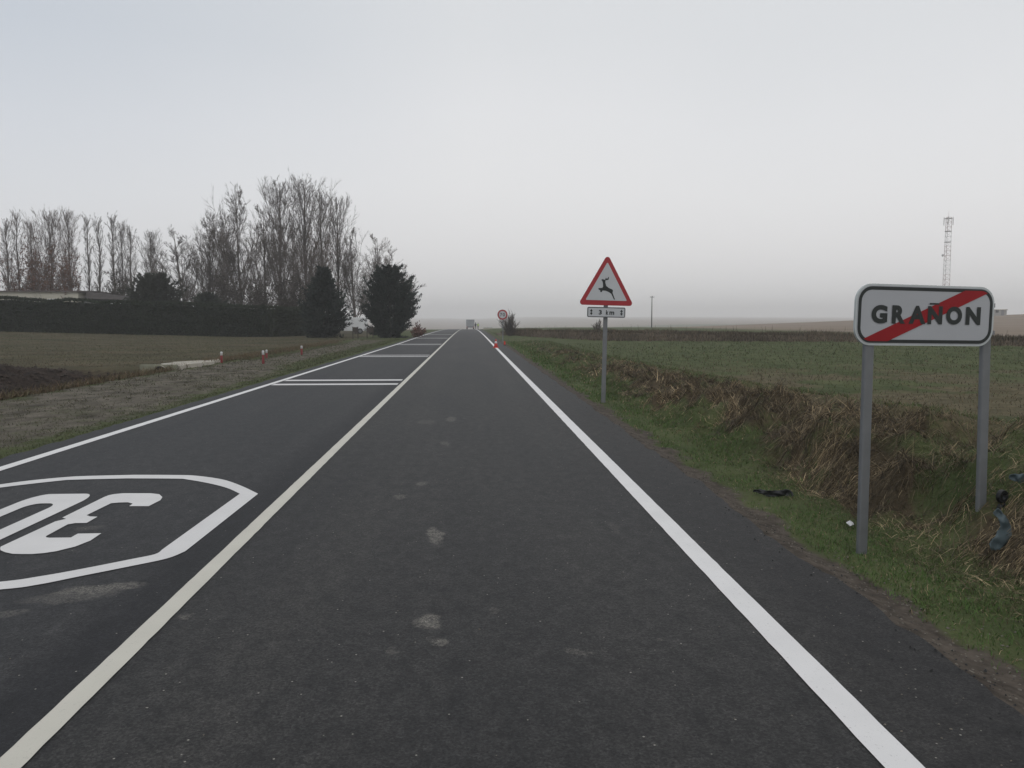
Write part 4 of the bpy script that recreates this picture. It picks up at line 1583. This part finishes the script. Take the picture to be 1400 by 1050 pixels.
uq = at_y(891, 437, 140)
ug = gz(uq.x, 140)
uh = at_y(891, 404.5, 140).z - ug
up_ = thing('utility_pole', 'lone thin utility pole with crossarm in the haze beyond the brown bank', 'utility pole', (uq.x, 140, ug))
MB().tube([(0, 0, -.4), (0, 0, uh)], [.11, .07], 8).build('pole', M_POLE, up_, True)
MB().box((-.4, -.11, uh - .26), (.4, -.075, uh - .19)).build('crossarm', M_POLE, up_)
for x in (-.34, 0.1, .34):
    MB().lathe([(.03, uh - .199), (.05, uh - .12), (.02, uh - .05)], 8).build('insulator', M_MWHITE, up_).location = (x, -.11, 0)

# ------------------------------------------------------------------ scraps lying in the grass
M_BLUE = material('grey_blue_plastic', (.055, .078, .086), .6, .12, 6, .4)
M_BLKP = material('black_plastic', (.012, .013, .014), .5, .1, 6, .4)


YD = on_terrain(1367, 725).y - .10
YS = on_terrain(1392, 655).y - .12


def scrap(label, rows, m, seed, bump, name='plastic_scrap', cat='plastic scrap'):
    """crumpled sheet: rows of (x, y, distance, half width in photo pixels), lofted into a thin wrinkled skin"""
    r = random.Random(seed)
    P4 = [(x, y, d, w) for x, y, d, w in rows]
    dense = []
    for i in range(len(P4) - 1):
        p0, p1, p2, p3 = P4[max(i - 1, 0)], P4[i], P4[i + 1], P4[min(i + 2, len(P4) - 1)]
        for k in range(5):
            q = k / 5
            dense.append(tuple(.5 * (2 * p1[a] + (p2[a] - p0[a]) * q + (2 * p0[a] - 5 * p1[a] + 4 * p2[a] - p3[a]) * q * q + (3 * p1[a] - p0[a] - 3 * p2[a] + p3[a]) * q ** 3) for a in range(4)))
    dense.append(P4[-1])
    vs, fs, nn = [], [], 7
    c0 = at_y(*P4[len(P4) // 2][:3])
    for i, (x, y, d, w) in enumerate(dense):
        x2, y2 = dense[min(i + 1, len(dense) - 1)][:2]
        x1, y1 = dense[max(i - 1, 0)][:2]
        tx, ty = x2 - x1, y2 - y1
        ll = math.hypot(tx, ty)
        sx, sy = -ty / ll, tx / ll
        jag = r.uniform(.85, 1.15)
        for k in range(nn):
            f = (k / (nn - 1) * 2 - 1) * jag
            p = at_y(x + sx * w * f, y + sy * w * f, d + .02 * (1 - f * f) * math.sin(i * .7) + r.uniform(-bump, bump))
            vs.append((p - c0)[:])
    for i in range(len(dense) - 1):
        for k in range(nn - 1):
            fs.append((i * nn + k, i * nn + k + 1, (i + 1) * nn + k + 1, (i + 1) * nn + k))
    t_ = thing(name, label, cat, c0)
    o_ = MB().add(vs, fs).build('sheet', m, t_, True)
    so = o_.modifiers.new('thick', 'SOLIDIFY')
    so.thickness = .004
    return t_


scrap('twisted grey blue plastic strip hanging on the bank right of the sign post',
      [(1361, 698, YD + .05, 5), (1370, 708, YD + .02, 5), (1375, 722, YD, 8), (1371, 735, YD - .05, 10), (1362, 744, YD - .09, 8), (1354, 748, YD - .12, 5)], M_BLUE, 3, .006)
scrap('flat grey blue plastic sheet poking from the bank above the twisted strip',
      [(1380, 652, YS + .02, 2), (1390, 653, YS, 5), (1400, 655, YS - .02, 8), (1412, 655, YS - .03, 9)], M_BLUE, 4, .004)
q = on_terrain(1363, 684)
br = thing('broken_plastic_part', 'black broken plastic part with round hole behind the right sign post', 'plastic scrap', (q.x, q.y - .06, q.z + .03), .3)
MB().ring([(x * .046, z * .05) for x, z in circ(1, 18)], [(x * .022 + .004, z * .024 + .004) for x, z in circ(1, 18)], -.015, .02).build('ring', M_BLKP, br, bevel=.004)
MB().prism([(-.06, -.10), (-.01, -.13), (.10, -.10), (.13, -.04), (.08, -.015), (.045, -.045), (-.03, -.055)], -.03, .01).build('bracket', M_BLKP, br, bevel=.004)

q = on_terrain(1163, 722)
lt = thing('litter', 'crumpled white scrap of litter in grass beside left sign post', 'litter', (q.x, q.y, gz(q.x, q.y) + .02), .4)
mb = MB()
r_ = random.Random(5)
for j in range(3):
    mb.add([(-.045 + r_.uniform(-.01, .01), .02 * j - .02, .01 * j), (.045, .02 * j - .02 + r_.uniform(-.01, .01), .012), (.035, .02 * j, .045 + .008 * j), (-.03, .02 * j + .01, .035)], [(0, 1, 2, 3)])
lt.scale = (.6, .6, .6)
pm = mb.build('paper', M_PWHITE, lt)
sm_ = pm.modifiers.new('thick', 'SOLIDIFY')
sm_.thickness = .002
YR = on_terrain(1058, 679).y - .04
scrap('ragged black rubber strip lying in the grass between road and bank',
      [(1030, 671, YR + .05, 1.2), (1040, 672, YR + .03, 3.2), (1052, 675, YR + .01, 4), (1064, 675, YR + .01, 4.2), (1076, 674, YR, 5), (1085, 679, YR - .02, 2.5)], M_BLKP, 8, .012, 'rubber_strip', 'rubber strip')


# ------------------------------------------------------------------ grass
def blades(name, X, Y, hgt, wid, col, lean, seed, lo=.3, kind='stuff', label=None, dir_bias=None):
    """curved two-segment blades growing on the ground"""
    r = np.random.default_rng(seed)
    n = len(X)
    z = terrain(X, Y) - .006
    P = np.stack([X, Y, z], -1)
    gx = (terrain(X + .06, Y) - terrain(X - .06, Y)) / .12
    gy = (terrain(X, Y + .06) - terrain(X, Y - .06)) / .12
    az = r.uniform(0, 2 * np.pi, n)
    le = np.minimum(lean * r.uniform(lo, 1.4, n), 1.5)
    dirh = np.stack([np.cos(az), np.sin(az), np.zeros(n)], -1)
    if dir_bias is not None:
        dirh = dirh + np.array(dir_bias)
        dirh /= np.linalg.norm(dirh, axis=1)[:, None] + 1e-9
    dirh[:, 2] = gx * dirh[:, 0] + gy * dirh[:, 1]
    faz = r.uniform(0, 2 * np.pi, n)
    side = np.stack([np.cos(faz), np.sin(faz), np.zeros(n)], -1)
    h = hgt * r.uniform(.55, 1.35, n)
    w = wid * r.uniform(.7, 1.3, n)
    cs, sn = np.cos(le), np.sin(le)
    m1 = P + (dirh * (sn * .45 * h)[:, None]) + np.array([0, 0, 1]) * (np.maximum(cs, .2) * .55 * h)[:, None]
    le2 = np.clip(le * 1.9, 0, 1.6)
    m2 = m1 + (dirh * (np.sin(le2) * .5 * h)[:, None]) + np.array([0, 0, 1]) * (np.cos(le2) * .45 * h)[:, None]
    Vq = np.stack([P - side * w[:, None] * .5, P + side * w[:, None] * .5, m1 - side * w[:, None] * .42, m1 + side * w[:, None] * .42,
                   m2 - side * w[:, None] * .1, m2 + side * w[:, None] * .1], 1)
    o_ = obj(name, quads_mesh(name, Vq, M_GRASS, col))
    tag(o_, label, 'grass', None, 'stuff')
    return o_


def scatter(n, x0, x1, y0, y1, seed, power=2.0):
    """more points close to the viewer: density falls with distance"""
    r = np.random.default_rng(seed)
    u = r.uniform(0, 1, n)
    if power == 1:
        Y = y0 * (y1 / y0) ** u
    else:
        a, b_ = y0 ** (1 - power), y1 ** (1 - power)
        Y = (a + (b_ - a) * u) ** (1 / (1 - power))
    return r.uniform(x0, x1, n), Y, r


def colmix(r, n, *cols, jitter=.25):
    cols = np.array(cols)
    k = r.integers(0, len(cols), n)
    return np.clip(cols[k] * r.uniform(1 - jitter, 1 + jitter, (n, 1)), 0, 1)


GREEN = ((.05, .098, .022), (.068, .122, .03), (.086, .13, .038))
HAY = ((.21, .16, .095), (.16, .12, .072), (.105, .08, .05), (.055, .043, .03), (.30, .235, .14))
# short green grass beside the asphalt
X, Y, r = scatter(60000, 2.5, 3.6, 2.2, 60, 201, 1.6)
keep = (r.uniform(0, 1, len(X)) < (1 - .85 * zone(X, Y)['dirt'])) & (r.uniform(0, 1, len(X)) < 1 - .8 * zone(X, Y)['hay']) & (r.uniform(0, 1, len(X)) < .3 + .7 * sst(.36, .54, fbm(X * 2.4, Y * 1.5, 145, 3)))
X, Y = X[keep], Y[keep]
sc_ = np.clip(Y / 9, .8, 4)
blades('verge_grass', X, Y, .045 * sc_ ** .5 * (.7 + .7 * fbm(X * 3, Y * 3, 7)), .0055 * sc_, np.where((r.uniform(0, 1, len(X)) < .13)[:, None], colmix(r, len(X), *HAY), colmix(r, len(X), *GREEN)), .75, 202, label='short green grass along the right edge of the road')
# hay and dead grass on the bank
X, Y, r = scatter(190000, 3.0, 5.7, 2.9, 70, 211, 1.6)
zn = zone(X, Y)
cl = fbm(X * 3.2, Y * 2.6, 55, 3)
keep = r.uniform(0, 1, len(X)) < np.clip(zn['hay'] * (.55 + .4 * sst(.32, .58, cl)) + .06, 0, 1)
X, Y, cl = X[keep], Y[keep], cl[keep]
sc_ = np.clip(Y / 9, .8, 5)
colr = colmix(r, len(X), *HAY)
colr *= (.36 + 1.25 * sst(.25, .75, fbm(X * 2.6, Y * 2.2, 66, 3)))[:, None]
blades('bank_hay', X, Y, .13 * (.5 + 1.1 * cl), .006 * sc_, colr, 1.25, 212, .75, label='brown mown hay and dead grass lying on the roadside bank', dir_bias=(-.55, -.2, 0))
# drooping tussocks of dead grass, most of them along the upper bank
r = np.random.default_rng(215)
nt_ = 950
ty0 = 3.2 * (45 / 3.2) ** r.uniform(0, 1, nt_)
tx0 = 3.3 + 1.9 * r.beta(1.8, 1.3, nt_)
kz_ = zone(tx0, ty0)['hay']
ok_ = r.uniform(0, 1, nt_) < .25 + .75 * kz_
tx0, ty0 = tx0[ok_], ty0[ok_]
per = 80
sz = r.uniform(.6, 1.5, len(tx0))
tone = np.where(r.uniform(0, 1, len(tx0)) < .3, r.uniform(.2, .45, len(tx0)), r.uniform(.5, 1.35, len(tx0)))
off = r.normal(0, .055, (len(tx0), per, 2)) * sz[:, None, None]
X = (tx0[:, None] + off[..., 0]).reshape(-1)
Y = (ty0[:, None] + off[..., 1] * 1.3).reshape(-1)
sc_ = np.clip(Y / 10, .8, 3)
colr = colmix(r, len(X), *HAY) * np.repeat(tone, per)[:, None] * .9
bx = np.stack([off[..., 0].reshape(-1), off[..., 1].reshape(-1), np.zeros(len(X))], -1) * 9
blades('tussocks', X, Y, np.repeat(sz, per) * .135, .005 * sc_, colr, 1.05, 216, .6, label='drooping tussocks of dead brown grass along the roadside bank', dir_bias=bx + np.array([-.25, -.1, 0]))
# green on the bank
X, Y, r = scatter(80000, 3.0, 5.9, 2.6, 60, 221, 1.4)
zn = zone(X, Y)
cl = fbm(X * 3.2, Y * 2.6, 55, 3)
keep = r.uniform(0, 1, len(X)) < np.clip(1.15 - 1.1 * zn['hay'] - sst(.5, .62, cl) * .6, .05, 1)
X, Y = X[keep], Y[keep]
sc_ = np.clip(Y / 9, .8, 5)
blades('bank_grass', X, Y, .055 * sc_ ** .4, .006 * sc_, colmix(r, len(X), (.05, .088, .022), (.066, .10, .03), (.09, .105, .042), (.10, .085, .045)), .8, 222, label='green grass growing between the hay on the roadside bank')
# field beyond the bank
X, Y, r = scatter(110000, 4.2, 46, 3.2, 52, 231, 1.25)
keep = (X < 6 + Y * .9) & (Y < np.interp(X, RB_X, RB_Y) + .5)
X, Y = X[keep], Y[keep]
n2 = fbm(X * .8, Y * .5, 101, 4)
sc_ = np.clip(Y / 9, .8, 4.5)
g_ = colmix(r, len(X), (.055, .07, .025), (.075, .088, .036), (.09, .095, .045))
b_c = colmix(r, len(X), (.13, .10, .06), (.10, .08, .048), (.065, .052, .034))
pb = (r.uniform(0, 1, len(X)) < (.10 + .62 * sst(.38, .62, n2)) * sst(38, 12, Y) + .12)
blades('field_grass', X, Y, .055 * sc_ ** .5, .0065 * sc_, np.where(pb[:, None], b_c, g_), .8, 232, label='thin green and brown crop covering the right field')
# brown bank across the field: tall dry stalks
r = np.random.default_rng(241)
X = r.uniform(3.5, 34, 26000)
Y = np.interp(X, RB_X, RB_Y) + r.uniform(-.3, 5.5, len(X))
hn = fbm(X * .9, Y * .3, 77, 3)
blades('dry_stalks', X, Y, .22 * (.4 + 1.3 * hn), .03, colmix(r, len(X), (.105, .08, .056), (.075, .058, .041), (.135, .106, .075), (.055, .052, .033)) * (.5 + .8 * fbm(X * .7, Y * .2, 88, 3))[:, None], .35, 242, label='dry brown stalks covering the bank across the right field')
X = r.uniform(3.5, 34, 150)
Y = np.interp(X, RB_X, RB_Y) + r.uniform(1.5, 5, len(X))
blades('tall_stalks', X, Y, .5, .022, colmix(r, len(X), (.11, .085, .06), (.08, .065, .05)), .12, 243, label='single taller dry stalks standing on the far bank')
# left verge: short worn tufts, greener by the asphalt
X, Y, r = scatter(90000, -10.0, -5.45, 6.5, 70, 251, 1.5)
zn = zone(X, Y)
cl = fbm(X * 2.2, Y * 1.6, 57, 3)
dens = .10 + .45 * sst(.40, .62, cl) + .75 * sst(-6.5, -5.7, X + (cl - .5) * 1.6) + .35 * sst(-9.0, -9.7, X)
dens = np.maximum(dens, sst(20, 32, Y) * .8 * (1 - zn['gravel']))
keep = r.uniform(0, 1, len(X)) < dens
X, Y = X[keep], Y[keep]
sc_ = np.clip(Y / 10, .8, 4)
gl = sst(-7.2, -5.6, X)
ga = colmix(r, len(X), (.045, .06, .022), (.06, .072, .03), (.072, .073, .036))
gb = colmix(r, len(X), (.08, .074, .044), (.10, .085, .055), (.055, .056, .03))
mixk = r.uniform(0, 1, len(X)) < (.25 + .55 * gl)
blades('verge_tufts', X, Y, .035 * sc_ ** .5, .007 * sc_, np.where(mixk[:, None], ga, gb), .9, 252, label='short worn grass tufts on the left gravel verge')
# dry fringe on the ditch edge and the spoil
X, Y, r = scatter(22000, -10.9, -9.55, 11, 62, 261, 1.3)
keep = (X > -10.3) | (Y < 27)
X, Y = X[keep], Y[keep]
blades('ditch_grass', X, Y, .2, .016, colmix(r, len(X), (.13, .09, .055), (.095, .07, .04), (.10, .085, .045)), .7, 262, label='dry grass fringe along the left ditch edge')
# left field
r = np.random.default_rng(271)
X = r.uniform(-52, -10, 130000)
Y = 22 + 57 * r.uniform(0, 1, 130000) ** 1.3
keep = (X > -6 - Y * .62) & ((X < -16) | (Y > 28.5))
X, Y = X[keep], Y[keep]
blades('field_tufts', X, Y, .07, .02, np.where((r.uniform(0, 1, len(X)) < sst(.4, .6, fbm(X * .22, Y * .35, 98, 3)))[:, None], colmix(r, len(X), (.10, .08, .05), (.085, .066, .042), (.12, .10, .065)),
                                                                   colmix(r, len(X), (.065, .068, .032), (.052, .06, .026), (.08, .076, .04))) * (.6 + .8 * fbm(X * .5, Y * .3, 99, 3))[:, None], .9, 272, label='dry olive grass tufts in the left field')

# clods of dug soil along the ditch
def pebbles(name, X, Y, z, s, m, label, cat, seed):
    r = np.random.default_rng(seed)
    n = len(X)
    octv = np.array([(1, 0, 0), (0, 1, 0), (-1, 0, 0), (0, -1, 0), (0, 0, .8), (0, 0, -.4)])
    octf = np.array([(0, 1, 4), (1, 2, 4), (2, 3, 4), (3, 0, 4), (1, 0, 5), (2, 1, 5), (3, 2, 5), (0, 3, 5)])
    v = octv[None] * r.uniform(.55, 1.5, (n, 6, 1)) * s[:, None, None] + r.normal(0, .12, (n, 6, 3)) * s[:, None, None]
    a = r.uniform(0, 6.28, n)
    ca, sa = np.cos(a)[:, None], np.sin(a)[:, None]
    v = np.stack([v[..., 0] * ca - v[..., 1] * sa, v[..., 0] * sa + v[..., 1] * ca, v[..., 2]], -1) + np.stack([X, Y, z], -1)[:, None]
    m_ = MB()
    m_.v = v.reshape(-1, 3).tolist()
    m_.f = (octf[None] + 6 * np.arange(n)[:, None, None]).reshape(-1, 3).tolist()
    tag(m_.build(name, m, None), label, cat, None, 'stuff')


r = np.random.default_rng(291)
X = r.uniform(-17, -10.4, 5000)
Y = r.uniform(15, 28, 5000)
keep = zone(X, Y)['soil'] > r.uniform(.3, .9, 5000)
X, Y = X[keep], Y[keep]
pebbles('soil_clods', X, Y, terrain(X, Y), .03 + .06 * r.uniform(0, 1, len(X)) ** 2, material('dug_soil', (.04, .03, .024), .95, .3, 8), 'dark clods of dug soil along the left ditch', 'soil', 292)

# loose stones and leaves at the road edge
r = np.random.default_rng(281)
n = 1500
Y = 2.3 * (26 / 2.3) ** r.uniform(0, 1, n)
X = np.where(r.uniform(0, 1, n) < .74, 2.25 + r.gamma(2, .14, n), np.where(r.uniform(0, 1, n) < .5, r.uniform(-5, 2.2, n), 2.2 - r.gamma(1.5, .22, n)))
s = r.uniform(.003, .011, n)
on_road = X < 2.2
s = np.where(on_road, s * .55, s)
z = np.where(on_road, .002, terrain(X, Y))
mbv = []
mbf = []
octv = np.array([(1, 0, 0), (0, 1, 0), (-1, 0, 0), (0, -1, 0), (0, 0, .7), (0, 0, -.3)])
octf = [(0, 1, 4), (1, 2, 4), (2, 3, 4), (3, 0, 4), (1, 0, 5), (2, 1, 5), (3, 2, 5), (0, 3, 5)]
for i in range(n):
    a = r.uniform(0, 6.28)
    c_, s_ = math.cos(a), math.sin(a)
    v = octv * r.uniform(.6, 1.4, (6, 1)) * s[i]
    v = np.stack([v[:, 0] * c_ - v[:, 1] * s_, v[:, 0] * s_ + v[:, 1] * c_, v[:, 2]], -1) + np.array([X[i], Y[i], z[i]])
    o0 = len(mbv)
    mbv += v.tolist()
    mbf += [(p + o0, q_ + o0, w_ + o0) for p, q_, w_ in octf]
m_ = MB()
m_.v, m_.f = mbv, mbf
tag(m_.build('loose_gravel', material('loose_stones', (.14, .125, .105), .9, .3, 30)), 'loose small stones scattered along the asphalt edge', 'gravel', None, 'stuff')

r = np.random.default_rng(301)
n = 900
Y = 2.4 * (30 / 2.4) ** r.uniform(0, 1, n)
X = 2.27 + r.normal(.03, .11, n)
pebbles('asphalt_crumbs', X, Y, np.where(X < 2.2, .003, terrain(X, Y) + .01), .0025 + .007 * r.uniform(0, 1, n) ** 3, material('asphalt_crumb', (.03, .03, .03), .9, .3, 20), 'dark crumbs of asphalt along the ragged road edge', 'gravel', 302)

# ------------------------------------------------------------------ mist
mh = bpy.data.materials.new('haze')
mh.use_nodes = True
t = mh.node_tree
t.nodes.clear()
oo = N(t, 'ShaderNodeOutputMaterial')
pv = N(t, 'ShaderNodeVolumePrincipled')
pv.inputs['Color'].default_value = (.985, .98, .98, 1)
pv.inputs['Density'].default_value = 0.00085
t.links.new(pv.outputs[0], oo.inputs['Volume'])
hz_ = MB().box((-1520, -30, -14), (1520, 3300, 48)).build('haze', mh)
tag(hz_, kind='stuff')
